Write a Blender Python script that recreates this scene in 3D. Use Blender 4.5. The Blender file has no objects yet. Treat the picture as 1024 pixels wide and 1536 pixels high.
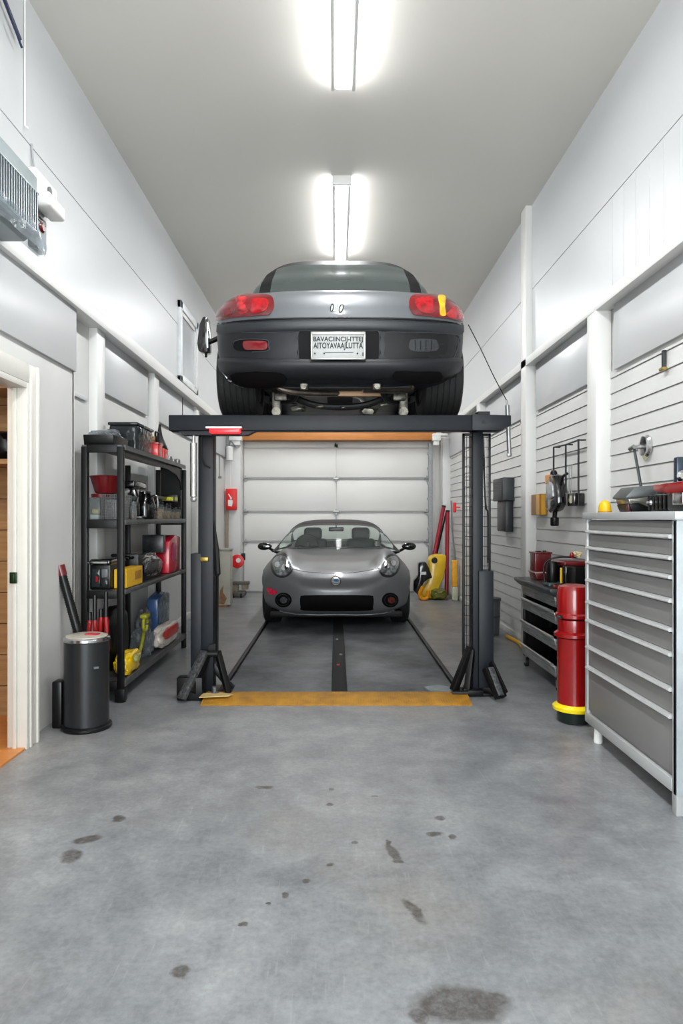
import bpy, bmesh, math, random
from mathutils import Vector, Matrix, Euler
from mathutils.bvhtree import BVHTree
random.seed(7)
C = bpy.context.scene.collection
PI = math.pi
CAMZ = 1.35

def at(px, py, Y):
    """point of the photo (1024x1536 frame) at distance Y from the camera"""
    return Vector(((px-504)/1024*Y, Y, CAMZ+(775-py)/1024*Y))

# ------------------------------------------------------------ materials
def lin(c):
    c = c/255.0
    return c/12.92 if c <= 0.04045 else ((c+0.055)/1.055)**2.4
def rgb(t): return (lin(t[0]), lin(t[1]), lin(t[2]), 1)
MATS = {}
def pm(name, col, rough=.5, metal=0, var=.1, scale=14, bump=0, bscale=60, coat=0, emit=None, estr=1, stretch=None, spec=.5, rvar=.12):
    if name in MATS: return MATS[name]
    m = bpy.data.materials.new(name); m.use_nodes = True
    nt = m.node_tree; n = nt.nodes; b = n['Principled BSDF']
    tc = n.new('ShaderNodeTexCoord'); mp = n.new('ShaderNodeMapping'); nt.links.new(tc.outputs['Object'], mp.inputs['Vector'])
    if stretch: mp.inputs['Scale'].default_value = stretch
    nz = n.new('ShaderNodeTexNoise'); nz.inputs['Scale'].default_value = scale; nz.inputs['Detail'].default_value = 5
    nt.links.new(mp.outputs[0], nz.inputs['Vector'])
    rp = n.new('ShaderNodeValToRGB'); c = rgb(col)
    rp.color_ramp.elements[0].position = .3; rp.color_ramp.elements[1].position = .7
    rp.color_ramp.elements[0].color = tuple(min(1, v*(1-var)) for v in c[:3])+(1,)
    rp.color_ramp.elements[1].color = tuple(min(1, v*(1+var)) for v in c[:3])+(1,)
    nt.links.new(nz.outputs['Fac'], rp.inputs['Fac']); nt.links.new(rp.outputs['Color'], b.inputs['Base Color'])
    mr = n.new('ShaderNodeMapRange'); mr.inputs['To Min'].default_value = max(.02, rough*(1-rvar)); mr.inputs['To Max'].default_value = min(1, rough*(1+rvar))
    nt.links.new(nz.outputs['Fac'], mr.inputs['Value']); nt.links.new(mr.outputs[0], b.inputs['Roughness'])
    b.inputs['Metallic'].default_value = metal; b.inputs['Coat Weight'].default_value = coat; b.inputs['Coat Roughness'].default_value = .08
    b.inputs['Specular IOR Level'].default_value = spec
    if emit:
        b.inputs['Emission Color'].default_value = rgb(emit); b.inputs['Emission Strength'].default_value = estr
    if bump:
        n2 = n.new('ShaderNodeTexNoise'); n2.inputs['Scale'].default_value = bscale; n2.inputs['Detail'].default_value = 4
        nt.links.new(mp.outputs[0], n2.inputs['Vector'])
        bp = n.new('ShaderNodeBump'); bp.inputs['Strength'].default_value = bump; bp.inputs['Distance'].default_value = .01
        nt.links.new(n2.outputs['Fac'], bp.inputs['Height']); nt.links.new(bp.outputs[0], b.inputs['Normal'])
    MATS[name] = m
    return m
def glassy(name, col, tint=.8, rough=.05, gl=.25, bump=0, bscale=25, ior=1.45):
    """thin clear sheet: see-through mixed with gloss"""
    if name in MATS: return MATS[name]
    m = bpy.data.materials.new(name); m.use_nodes = True; nt = m.node_tree; n = nt.nodes
    for x in list(n): n.remove(x)
    out = n.new('ShaderNodeOutputMaterial'); mx = n.new('ShaderNodeMixShader'); tr = n.new('ShaderNodeBsdfTransparent')
    g = n.new('ShaderNodeBsdfPrincipled'); c = rgb(col)
    tr.inputs['Color'].default_value = (tint*min(1, c[0]+.0), tint*c[1], tint*c[2], 1)
    g.inputs['Base Color'].default_value = c; g.inputs['Roughness'].default_value = rough; g.inputs['Specular IOR Level'].default_value = .8
    fr = n.new('ShaderNodeLayerWeight'); pw = n.new('ShaderNodeMath'); pw.operation = 'POWER'; pw.inputs[1].default_value = 5
    nt.links.new(fr.outputs['Facing'], pw.inputs[0])
    ad = n.new('ShaderNodeMath'); ad.operation = 'MULTIPLY_ADD'; ad.use_clamp = True; ad.inputs[1].default_value = min(1, (ior-1)*2); ad.inputs[2].default_value = gl+.03
    nt.links.new(pw.outputs[0], ad.inputs[0]); nt.links.new(ad.outputs[0], mx.inputs[0])
    nt.links.new(tr.outputs[0], mx.inputs[1]); nt.links.new(g.outputs[0], mx.inputs[2]); nt.links.new(mx.outputs[0], out.inputs[0])
    if bump:
        tc = n.new('ShaderNodeTexCoord'); v = n.new('ShaderNodeTexVoronoi'); v.inputs['Scale'].default_value = bscale
        nt.links.new(tc.outputs['Object'], v.inputs['Vector'])
        bp = n.new('ShaderNodeBump'); bp.inputs['Strength'].default_value = bump; bp.inputs['Distance'].default_value = .02
        nt.links.new(v.outputs['Distance'], bp.inputs['Height']); nt.links.new(bp.outputs[0], g.inputs['Normal']); nt.links.new(bp.outputs[0], fr.inputs['Normal'])
    MATS[name] = m; return m

# ------------------------------------------------------------ mesh tools
def B(): return bmesh.new()
def box(bm, x0, x1, y0, y1, z0, z1, rot=None, piv=None):
    vs = [bm.verts.new((x, y, z)) for z in (z0, z1) for y in (y0, y1) for x in (x0, x1)]
    for f in ((0,2,3,1), (4,5,7,6), (0,1,5,4), (2,6,7,3), (0,4,6,2), (1,3,7,5)): bm.faces.new([vs[i] for i in f])
    if rot is not None:
        p = Vector(piv) if piv is not None else Vector(((x0+x1)/2, (y0+y1)/2, (z0+z1)/2))
        R = Euler(rot).to_matrix()
        for v in vs: v.co = R @ (v.co-p) + p
    return vs
def ring(bm, c, r, n, ax, ay, rx=1, ry=1, ph=0):
    return [bm.verts.new(c + ax*(r*rx*math.cos(2*PI*k/n+ph)) + ay*(r*ry*math.sin(2*PI*k/n+ph))) for k in range(n)]
def bridge(bm, a, b):
    n = len(a)
    for k in range(n): bm.faces.new((a[k], a[(k+1) % n], b[(k+1) % n], b[k]))
def frame_of(d):
    d = d.normalized(); u = Vector((0, 0, 1)) if abs(d.z) < .9 else Vector((1, 0, 0))
    ax = d.cross(u).normalized(); return ax, ax.cross(d).normalized()
def cyl(bm, a, b, r, r2=None, n=16, cap=True, ph=0):
    a = Vector(a); b = Vector(b); r2 = r if r2 is None else r2
    ax, ay = frame_of(b-a)
    A = ring(bm, a, r, n, ax, ay, ph=ph); D = ring(bm, b, r2, n, ax, ay, ph=ph); bridge(bm, A, D)
    if cap: bm.faces.new(A[::-1]); bm.faces.new(D)
def tube(bm, pts, r, n=8):
    pts = [Vector(p) for p in pts]; prev = None; first = None
    ax, ay = frame_of(pts[1]-pts[0])
    for i, p in enumerate(pts):
        d = (pts[min(i+1, len(pts)-1)]-pts[max(i-1, 0)]).normalized()
        ax = (ax-d*ax.dot(d)).normalized(); ay = d.cross(ax)
        rr = r[i] if isinstance(r, (list, tuple)) else r
        R = ring(bm, p, rr, n, ax, ay)
        if prev: bridge(bm, prev, R)
        else: first = R
        prev = R
    bm.faces.new(first[::-1]); bm.faces.new(prev)
def smooth_path(pts, k=6):
    pts = [Vector(p) for p in pts]; out = []
    P = [pts[0]]+pts+[pts[-1]]
    for i in range(1, len(P)-2):
        for j in range(k):
            t = j/k; a, b, c, d = P[i-1], P[i], P[i+1], P[i+2]
            out.append(.5*((2*b)+(c-a)*t+(2*a-5*b+4*c-d)*t*t+(3*b-a-3*c+d)*t**3))
    out.append(pts[-1]); return out
def lathe(bm, prof, c=(0, 0, 0), n=28, sx=1, sy=1, axis='z'):
    """prof: (radius, height) pairs from the bottom up"""
    c = Vector(c); prev = None; first = None
    ax, ay, az = {'z': (Vector((1,0,0)), Vector((0,1,0)), Vector((0,0,1))), 'y': (Vector((1,0,0)), Vector((0,0,1)), Vector((0,-1,0))), 'x': (Vector((0,1,0)), Vector((0,0,1)), Vector((1,0,0)))}[axis]
    for r, h in prof:
        R = ring(bm, c+az*h, max(r, 1e-4), n, ax, ay, sx, sy)
        if prev: bridge(bm, prev, R)
        else: first = R
        prev = R
    bm.faces.new(first[::-1]); bm.faces.new(prev)
def rbox(bm, x0, x1, y0, y1, z0, z1, r=.02, seg=3):
    """box with rounded edges"""
    t = B(); box(t, x0, x1, y0, y1, z0, z1)
    r = min(r, (x1-x0)*.49, (y1-y0)*.49, (z1-z0)*.49)
    bmesh.ops.bevel(t, geom=t.edges[:]+t.verts[:], offset=r, segments=seg, profile=.5, affect='EDGES')
    me = bpy.data.meshes.new('t'); t.to_mesh(me); t.free(); bm.from_mesh(me); bpy.data.meshes.remove(me)
def prism(bm, poly, a0, a1, plane='xz'):
    """extrude a 2-D outline: plane xz along y, yz along x, xy along z"""
    f = {'xz': lambda p, q: (p[0], q, p[1]), 'yz': lambda p, q: (q, p[0], p[1]), 'xy': lambda p, q: (p[0], p[1], q)}[plane]
    A = [bm.verts.new(f(p, a0)) for p in poly]; D = [bm.verts.new(f(p, a1)) for p in poly]
    bridge(bm, A, D); bm.faces.new(A[::-1]); bm.faces.new(D)
def blob(bm, c, r, seed=0, amp=.12, freq=3., sub=3, flat=None):
    """lumpy soft body for bags and crumpled wraps; r = (rx, ry, rz)"""
    from mathutils import noise
    t = B(); bmesh.ops.create_icosphere(t, subdivisions=sub, radius=1)
    c = Vector(c)
    for v in t.verts:
        p = v.co.normalized()
        q = Vector([math.copysign(abs(k)**.72, k) for k in p])
        f = 1+amp*noise.noise(p*freq+Vector((seed*7.1, seed*3.3, 0)))+amp*.5*noise.noise(p*freq*2.7+Vector((seed, 0, 9)))
        v.co = Vector((c.x+q.x*r[0]*f, c.y+q.y*r[1]*f, c.z+q.z*r[2]*f))
        if flat is not None: v.co.z = max(v.co.z, flat)
    me = bpy.data.meshes.new('t'); t.to_mesh(me); t.free(); bm.from_mesh(me); bpy.data.meshes.remove(me)

def mesh_of(name, bm, m, ang=35, bevel=0):
    bmesh.ops.recalc_face_normals(bm, faces=bm.faces[:])
    if bevel:
        es = [e for e in bm.edges if len(e.link_faces) == 2 and e.calc_face_angle(0) > .6]
        bmesh.ops.bevel(bm, geom=es, offset=bevel, segments=2, profile=.5, affect='EDGES', clamp_overlap=True)
    me = bpy.data.meshes.new(name); bm.to_mesh(me); bm.free()
    for p in me.polygons: p.use_smooth = True
    me.set_sharp_from_angle(angle=math.radians(ang))
    for k in (m if isinstance(m, (list, tuple)) else [m]): me.materials.append(k)
    return me
def tagp(o, label, cat=None, group=None, kind=None):
    if label: o['label'] = label
    if cat: o['category'] = cat
    if group: o['group'] = group
    if kind: o['kind'] = kind
    return o
def thing(name, loc, label, cat, group=None):
    o = bpy.data.objects.new(name, None); C.objects.link(o); o.location = loc; o.empty_display_size = .05
    tagp(o, label, cat, group); return o
def root_loc(p):
    v = Vector((0, 0, 0))
    while p is not None: v += p.location; p = p.parent
    return v
def part(name, bm, m, parent, label=None, ang=35, bevel=0, stuff=False):
    """one mesh child, modelled in world coordinates (parents still unrotated)"""
    bmesh.ops.translate(bm, vec=-root_loc(parent), verts=bm.verts[:])
    o = bpy.data.objects.new(name, mesh_of(name, bm, m, ang, bevel)); C.objects.link(o); o.parent = parent
    if label: o['label'] = label
    if stuff: o['kind'] = 'stuff'
    return o
def solo(name, bm, m, label, cat, group=None, ang=35, bevel=0, kind=None):
    xs = [v.co for v in bm.verts]
    b = Vector((sum(p.x for p in xs)/len(xs), sum(p.y for p in xs)/len(xs), min(p.z for p in xs)))
    bmesh.ops.translate(bm, vec=-b, verts=bm.verts[:])
    o = bpy.data.objects.new(name, mesh_of(name, bm, m, ang, bevel)); C.objects.link(o); o.location = b
    tagp(o, label, cat, group, kind); return o
def struct(name, bm, m, label=None, bevel=0, parent=None, ang=35):
    o = bpy.data.objects.new(name, mesh_of(name, bm, m, ang, bevel)); C.objects.link(o)
    if parent: o.parent = parent
    else: o['kind'] = 'structure'
    if label: o['label'] = label
    return o
def copy_tree(o, parent=None):
    c = o.copy(); C.objects.link(c)
    if parent is not None: c.parent = parent
    for ch in [x for x in bpy.data.objects if x.parent == o]: copy_tree(ch, c)
    return c
def text_bm(s, size, mat4, depth=.0008):
    cu = bpy.data.curves.new('t', 'FONT'); cu.body = s; cu.size = size; cu.extrude = depth; cu.offset = size*.022; cu.align_x = 'CENTER'; cu.align_y = 'CENTER'
    o = bpy.data.objects.new('t', cu); C.objects.link(o)
    dg = bpy.context.evaluated_depsgraph_get(); me = bpy.data.meshes.new_from_object(o.evaluated_get(dg))
    bm = B(); bm.from_mesh(me); bmesh.ops.transform(bm, matrix=mat4, verts=bm.verts[:])
    bpy.data.objects.remove(o); bpy.data.curves.remove(cu); bpy.data.meshes.remove(me); return bm
FACE_CAM = Matrix.Rotation(PI/2, 4, 'X')       # lettering that reads from the camera side

# shared materials
white = pm('white_paint', (214, 215, 215), .5, var=.02, scale=3, bump=.04, bscale=30)
white_trim = pm('white_trim_paint', (208, 208, 205), .42, var=.02, scale=4)
black_steel = pm('black_powder_coat', (10, 10, 11), .42, var=.15, spec=.3, scale=30, bump=.05, bscale=300)
dark_steel = pm('charcoal_lift_paint', (20, 24, 30), .45, spec=.3, var=.12, scale=10, bump=.04, bscale=200)
black_plastic = pm('black_plastic', (9, 9, 10), .35, spec=.35, var=.2, scale=20)
rubber = pm('black_rubber', (13, 13, 14), .75, var=.2, scale=40)
chrome = pm('chrome', (205, 205, 205), .18, 1, var=.06)
steel = pm('galvanised_steel', (150, 151, 150), .38, .85, var=.14, scale=25)
alu = pm('brushed_aluminium', (168, 170, 172), .32, .7, var=.06, scale=60, stretch=(1, 1, .1))
red_paint = pm('red_gloss', (136, 7, 10), .25, var=.1, coat=.5)
dark_red = pm('dark_red_gloss', (96, 8, 14), .3, var=.12, coat=.4)
yellow = pm('yellow_plastic', (226, 178, 16), .38, var=.08)
grey_plastic = pm('grey_plastic', (96, 98, 100), .4, var=.1)
clear = glassy('clear_plastic', (215, 220, 222), .9, .12, .12, bump=.4)
wrap = glassy('clear_wrap', (205, 212, 216), .95, .14, .08, bump=.12, bscale=9)
brown_stuff = pm('amber_contents', (190, 150, 92), .5, var=.4, scale=60)
white_plastic = pm('white_plastic', (225, 225, 222), .35, var=.03)
EN_BACK = 190; EXPO = 1.12; EN_STRIP = 26
# ============================================================ the setting
Y0, Y1 = -3.0, 12.3
XL, XR = -1.93, 2.0            # lower walls
UL, UR = -1.845, 1.95          # upper walls (flush above the wall beam)
BL, BR = -1.86, 1.887          # faces of columns and beams
ZC = CAMZ+3.1
ZB0, ZB1 = 2.85, 2.93

def floor_mat():
    m = bpy.data.materials.new('polished_concrete'); m.use_nodes = True; nt = m.node_tree; n = nt.nodes; b = n['Principled BSDF']; L = nt.links.new
    tc = n.new('ShaderNodeTexCoord')
    def noise(scale, det=6, rough=.6, vec=None, dist=0):
        z = n.new('ShaderNodeTexNoise'); z.inputs['Scale'].default_value = scale; z.inputs['Detail'].default_value = det
        z.inputs['Roughness'].default_value = rough; z.inputs['Distortion'].default_value = dist
        L(vec or tc.outputs['Object'], z.inputs['Vector']); return z
    def ramp(src, p0, c0, p1, c1):
        r = n.new('ShaderNodeValToRGB'); r.color_ramp.elements[0].position = p0; r.color_ramp.elements[1].position = p1
        r.color_ramp.elements[0].color = c0; r.color_ramp.elements[1].color = c1; L(src, r.inputs['Fac']); return r
    def mix(a, c2, fac, mode='MIX'):
        x = n.new('ShaderNodeMix'); x.data_type = 'RGBA'; x.blend_type = mode
        if isinstance(fac, float): x.inputs[0].default_value = fac
        else: L(fac, x.inputs[0])
        L(a, x.inputs[6])
        if isinstance(c2, tuple): x.inputs[7].default_value = c2
        else: L(c2, x.inputs[7])
        return x.outputs[2]
    base = ramp(noise(.9, 8, .65, dist=.4).outputs['Fac'], .3, rgb((102, 105, 109)), .7, rgb((146, 148, 149))).outputs[0]
    n2 = ramp(noise(5, 10, .75).outputs['Fac'], .33, (.72, .72, .73, 1), .67, (1.18, 1.18, 1.17, 1))
    base = mix(base, n2.outputs[0], 1.0, 'MULTIPLY')
    warm = ramp(noise(.6, 4, .6).outputs['Fac'], .52, (0, 0, 0, 1), .75, (.5, .5, .5, 1))
    base = mix(base, rgb((152, 143, 128)), warm.outputs[0])
    mp = n.new('ShaderNodeMapping'); mp.inputs['Rotation'].default_value = (0, 0, .6); mp.inputs['Scale'].default_value = (14, 1.2, 1); L(tc.outputs['Object'], mp.inputs['Vector'])
    sc = ramp(noise(4, 8, .7, mp.outputs[0]).outputs['Fac'], .58, (0, 0, 0, 1), .72, (.28, .28, .28, 1))
    base = mix(base, rgb((170, 172, 172)), sc.outputs[0])
    sp = ramp(noise(45, 3, .6).outputs['Fac'], .3, (.86, .86, .86, 1), .7, (1.1, 1.1, 1.1, 1))
    base = mix(base, sp.outputs[0], 1.0, 'MULTIPLY')
    # oil spots: own shapes, at their places on the slab (px, py, half sizes in px, angle)
    spots = [(107,1284,12,9,.2),(131,1259,17,4.5,.4),(178,1228,8,4,.3),(270,1458,12,8,.2),(621,1366,8,16,.35),(690,1507,58,24,0),(740,1500,18,11,0),
             (630,1525,14,10,0),(590,1280,7,12,.2),(597,1292,9,3,0),(652,1251,10,3.5,0),(678,1256,5,3,0),(397,1181,11,2.2,0),(428,1343,5,3.5,0),(460,1321,5,3,0),(530,1264,4,2.5,0),
             (497,1296,5,2.2,0),(365,1386,5,3,0),(494,1206,5,2,0),(660,1227,7,2.5,0),(403,1356,2,2,0),(498,1184,3,1.5,0),(562,1194,5,1,0),(583,1265,3,4,0)]
    wob = noise(16, 4, .6); sub = n.new('ShaderNodeVectorMath'); sub.operation = 'SUBTRACT'; L(wob.outputs['Color'], sub.inputs[0]); sub.inputs[1].default_value = (.5, .5, .5)
    scl = n.new('ShaderNodeVectorMath'); scl.operation = 'SCALE'; L(sub.outputs[0], scl.inputs[0]); scl.inputs['Scale'].default_value = .045
    adv = n.new('ShaderNodeVectorMath'); adv.operation = 'ADD'; L(tc.outputs['Object'], adv.inputs[0]); L(scl.outputs[0], adv.inputs[1])
    acc = None
    for px, py, hx, hy, a in spots:
        Y = CAMZ*1024/(py-775); X = (px-504)*Y/1024; sx = hx*Y/1024; sy = hy*Y/(py-775)
        mp = n.new('ShaderNodeMapping'); mp.vector_type = 'TEXTURE'; mp.inputs['Location'].default_value = (X, Y, 0); mp.inputs['Scale'].default_value = (max(sx, .008)*1.25, max(sy, .008)*1.25, 1)
        mp.inputs['Rotation'].default_value = (0, 0, a); L(adv.outputs[0], mp.inputs['Vector'])
        ln = n.new('ShaderNodeVectorMath'); ln.operation = 'LENGTH'; L(mp.outputs[0], ln.inputs[0])
        r = n.new('ShaderNodeMapRange'); r.inputs['From Min'].default_value = 1.15; r.inputs['From Max'].default_value = .75
        L(ln.outputs['Value'], r.inputs['Value'])
        if acc is None: acc = r.outputs[0]
        else:
            mx = n.new('ShaderNodeMath'); mx.operation = 'MAXIMUM'; L(acc, mx.inputs[0]); L(r.outputs[0], mx.inputs[1]); acc = mx.outputs[0]
    mod = n.new('ShaderNodeMath'); mod.operation = 'MULTIPLY'; L(acc, mod.inputs[0])
    mot = ramp(noise(30, 4, .7).outputs['Fac'], .3, (.4, .4, .4, 1), .6, (.92, .92, .92, 1)); L(mot.outputs[0], mod.inputs[1])
    base = mix(base, rgb((66, 61, 56)), mod.outputs[0])
    L(base, b.inputs['Base Color'])
    ro = n.new('ShaderNodeMapRange'); ro.inputs['To Min'].default_value = .2; ro.inputs['To Max'].default_value = .46
    L(noise(3, 8, .7).outputs['Fac'], ro.inputs['Value']); L(ro.outputs[0], b.inputs['Roughness'])
    bp = n.new('ShaderNodeBump'); bp.inputs['Strength'].default_value = .05; bp.inputs['Distance'].default_value = .002
    L(noise(70, 5, .7).outputs['Fac'], bp.inputs['Height']); L(bp.outputs[0], b.inputs['Normal'])
    return m

def slab(name, m, *b, bevel=0, label=None):
    bm = B(); box(bm, *b); return struct(name, bm, m, label, bevel)

slab('floor', floor_mat(), -4.2, XR+.15, Y0-.15, Y1+.15, -.12, 0)
ceil_m = pm('ceiling_paint', (212, 209, 202), .6, var=.015, scale=1.5, bump=.02, bscale=20)
slab('ceiling', ceil_m, XL-.15, XR+.15, Y0-.15, Y1+.15, ZC, ZC+.12)
wall_m = pm('wall_paint', (190, 192, 193), .34, var=.02, scale=1.2, bump=.03, bscale=8, spec=.45)
low_m = pm('lower_wall_paint', (200, 200, 197), .5, var=.035, scale=2.5, bump=.05, bscale=14)
slab('wall_rear', wall_m, XL-.15, XR+.15, Y0-.15, Y0, 0, ZC)

# right wall: backing, lapped white boards below the upper panel, sheet panels above
bm = B()
box(bm, XR+.006, XR+.15, Y0, Y1, 0, ZC)
z = .0
while z < 2.36:
    z1 = min(z+.1075, 2.40)
    t = box(bm, XR-.012, XR+.006, Y0, Y1, z, z1)
    for v in t:
        if v.co.x < XR and v.co.z > z+.05: v.co.x = XR-.004        # each board leans back at its top edge
    z += .112
wr = struct('wall_right', bm, low_m, ang=20)
bm = B()
box(bm, UR, XR+.006, Y0, Y1, ZB1-.02, 3.612-.004); box(bm, UR, XR+.006, Y0, Y1, 3.612+.004, ZC)
box(bm, UR+.006, XR+.006, Y0, Y1, 3.60, 3.62)
for k in range(9): box(bm, UR-.0025, UR+.001, 3.3+k*.19, 3.306+k*.19, ZB1, 3.6)
struct('wall_right_upper', bm, wall_m, parent=wr)
bm = B(); box(bm, XR-.035, XR+.002, Y0, 4.84, 2.39, ZB0+.01); box(bm, XR-.035, XR+.002, 5.22, 6.72, 2.39, ZB0+.01); box(bm, XR-.03, XR+.002, 7.03, 9.1, 2.39, ZB0+.01); box(bm, XR-.03, XR+.002, 9.1, Y1, 2.39, ZB0+.01)
struct('wall_panel', bm, wall_m, parent=wr, bevel=.004)
# left wall (doorway between Y 3.05 and 3.98), same build
bm = B()
DZ = 2.13
NW = -1.865
box(bm, NW-.04, NW, Y0, 3.05, 0, ZB1); box(bm, NW-.04, NW, 3.98, 4.85, 0, ZB1); box(bm, NW-.04, NW, 3.05, 3.98, DZ, ZB1); box(bm, XL-.13, XL, 4.85, Y1, 0, ZB1); box(bm, XL-.13, NW, 4.83, 4.87, 0, ZB1)
wl = struct('wall_left', bm, low_m)
bm = B()
box(bm, XL-.13, UL, Y0, Y1, ZB1-.02, 3.59-.004); box(bm, XL-.13, UL-.006, Y0, Y1, 3.58, 3.60); box(bm, XL-.13, UL, Y0, Y1, 3.59+.004, ZC)
struct('wall_left_upper', bm, wall_m, parent=wl)
bm = B(); box(bm, NW-.002, NW+.022, Y0, 4.85, 2.378, ZB0+.01); box(bm, XL-.002, XL+.03, 5.55, 6.9, 2.37, ZB0+.01); box(bm, XL-.002, XL+.03, 7.2, Y1, 2.37, ZB0+.01)
box(bm, XL-.002, XL+.02, 4.88, 5.25, 2.235, 2.27)
struct('wall_panel', bm, wall_m, parent=wl, bevel=.004)
# beams and columns
n = 0
for x0, x1 in ((XL-.1, -1.81), (BR, XR)):
    n += 1; slab('trim_%d' % n, white_trim, x0, x1, Y0, Y1, ZB0 if x0 > 0 else 2.82, ZB1, bevel=.004, label='white horizontal wall beam')
for x0, x1, ys in ((XL, BL, [(2.2,2.38,ZB0),(5.32,5.5,ZB0),(7.0,7.18,ZC),(9.1,9.28,ZB0)]), (BR, XR, [(2.2,2.38,ZB0),(4.96,5.14,ZB0),(6.8,6.98,ZC),(9.0,9.18,ZB0)])):
    for a, b, zt in ys:
        if a < 2.5 and x0 < 0: continue
        n += 1; slab('trim_%d' % n, white_trim, x0, x1, a, b, 0, zt, bevel=.004, label='white wall column')
slab('baseboard_left', white_trim, XL, XL+.018, 4.87, Y1, 0, .1, bevel=.003)
slab('baseboard_right', pm('baseboard_paint', (205, 205, 200), .5), XR-.022, XR, Y0, Y1, 0, .07, bevel=.003)
# back wall around the garage door, pilaster and lintel
slab('wall_back', pm('back_wall_paint', (226, 225, 221), .4, var=.015), XL-.15, XR+.15, Y1, Y1+.15, 0, ZC)
slab('trim_20', white_trim, XL, -1.66, 11.85, Y1, 0, 2.72, bevel=.006, label='white pillar left of garage door')
slab('trim_21', white_trim, 1.86, XR, 11.9, Y1, 0, 2.72, bevel=.006, label='white pillar right of garage door')
wood_o = pm('orange_pine', (196, 128, 66), .42, var=.14, scale=5, stretch=(.6, 6, 9))
slab('trim_22', wood_o, -1.72, 1.76, 12.0, Y1, 2.70, 2.90, bevel=.004, label='orange pine lintel over the garage door')
# sectional garage door
door_m = pm('garage_door_enamel', (226, 225, 221), .4, var=.015, scale=2)
dr = struct('door_1', (lambda b: (box(b, -1.66, 1.66, 12.25, 12.3, 0, 2.70), b)[1])(B()), door_m, 'white sectional garage door')
zs = [0, .90, 1.435, 2.03, 2.57, 2.70]
for a, b in zip(zs[:-1], zs[1:]):
    bm = B()
    box(bm, -1.645, -.008, 12.215, 12.252, a+.012, b-.012); box(bm, .008, 1.645, 12.215, 12.252, a+.012, b-.012)
    struct('door_panel', bm, door_m, parent=dr, bevel=.006)
for zz in zs[1:4]:
    for x in (-1.62, 0, 1.62):
        bm = B(); box(bm, x-.045, x+.045, 12.19, 12.217, zz-.022, zz+.022); cyl(bm, (x-.05, 12.185, zz), (x+.05, 12.185, zz), .014, n=10); box(bm, x-.012, x+.012, 12.185, 12.21, zz-.05, zz+.05)
        struct('door_hinge', bm, steel, parent=dr)
    for zz2 in (zz-.018, zz+.018):
        bm = B(); box(bm, -1.6, 1.6, 12.205, 12.218, zz2-.004, zz2+.004); struct('door_rail', bm, pm('rail_grey', (150,150,148), .5), parent=dr)
bm = B(); box(bm, -.03, .03, 12.17, 12.217, 2.6, 2.64); cyl(bm, (0.02, 12.16, 2.58), (-.02, 12.18, 2.66), .01, n=8); struct('door_latch', bm, black_steel, parent=dr)
for s in (-1, 1):
    bm = B(); x = s*1.675 if s > 0 else -1.655
    box(bm, x-.035, x-.028, 12.1, 12.17, .02, 2.66); box(bm, x+.028, x+.035, 12.1, 12.17, .02, 2.66); box(bm, x-.035, x+.035, 12.165, 12.172, .02, 2.66)
    if s > 0:
        for k in range(9): box(bm, x-.05, x-.035, 12.1, 12.19, .3+k*.27, .34+k*.27)
        struct('door_track', bm, steel, parent=dr)
# garage door side brackets high beside the lintel
for x0, x1, lab in ((-1.84, -1.62, 'white bracket left of the pine lintel'), (1.66, 1.80, 'white bracket right of the pine lintel')):
    bm = B(); box(bm, x0, x1, 11.72, 11.86, 2.66, 2.74); box(bm, x0+.02, x1-.03, 11.74, 11.85, 2.58, 2.66); box(bm, x0, x1+.12, 11.72, 11.84, 2.74, 2.78)
    solo('door_bracket', bm, white_plastic, lab, 'bracket', bevel=.004)

# doorway on the left, its casing, jamb and the wood-lined room beyond
cas = pm('door_casing_paint', (206, 204, 196), .4, var=.02)
bm = B()
box(bm, NW-.01, -1.79, 3.99, 4.10, 0, DZ+.11); box(bm, NW-.01, -1.79, 2.94, 3.04, 0, DZ+.11); box(bm, NW-.01, -1.79, 3.04, 3.99, DZ, DZ+.11)
d2 = struct('door_2', bm, cas, 'white casing of the open doorway', bevel=.006)
bm = B()
box(bm, -1.80, -1.782, 3.99, 4.02, 0, DZ+.03); box(bm, -1.80, -1.778, 4.075, 4.10, 0, DZ+.11)
struct('casing_bead', bm, cas, parent=d2, bevel=.004)
bm = B(); box(bm, -1.905, -1.79, 3.955, 3.99, 0, DZ); box(bm, -1.905, -1.79, 3.04, 3.08, 0, DZ); box(bm, -1.905, -1.79, 3.08, 3.955, DZ-.035, DZ); box(bm, -1.868, -1.845, 3.935, 3.955, 0, DZ-.035)
struct('door_jamb', bm, cas, parent=d2, bevel=.004)
bm = B(); box(bm, -1.878, -1.838, 3.925, 3.936, .965, 1.03); box(bm, -1.87, -1.846, 3.915, 3.927, .975, 1.02)
struct('strike_plate', bm, pm('dark_green_brass', (28, 52, 30), .35, .5), parent=d2, bevel=.002, )
pine = bpy.data.materials.new('pine_boards'); pine.use_nodes = True
def _pine(m):
    nt = m.node_tree; n = nt.nodes; b = n['Principled BSDF']; L = nt.links.new
    tc = n.new('ShaderNodeTexCoord'); mp = n.new('ShaderNodeMapping'); mp.inputs['Scale'].default_value = (.8, .8, 14); L(tc.outputs['Object'], mp.inputs['Vector'])
    z = n.new('ShaderNodeTexNoise'); z.inputs['Scale'].default_value = 3; z.inputs['Detail'].default_value = 6; L(mp.outputs[0], z.inputs['Vector'])
    r = n.new('ShaderNodeValToRGB'); r.color_ramp.elements[0].color = rgb((132, 96, 62)); r.color_ramp.elements[1].color = rgb((196, 158, 112)); L(z.outputs['Fac'], r.inputs['Fac']); L(r.outputs[0], b.inputs['Base Color']); b.inputs['Roughness'].default_value = .5
_pine(pine)
bm = B()
for k in range(12): box(bm, -4.1, NW-.04, 4.6, 4.64, k*.21+.003, k*.21+.207)
box(bm, -4.2, NW-.04, 4.63, 4.75, 0, 2.6)
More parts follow.
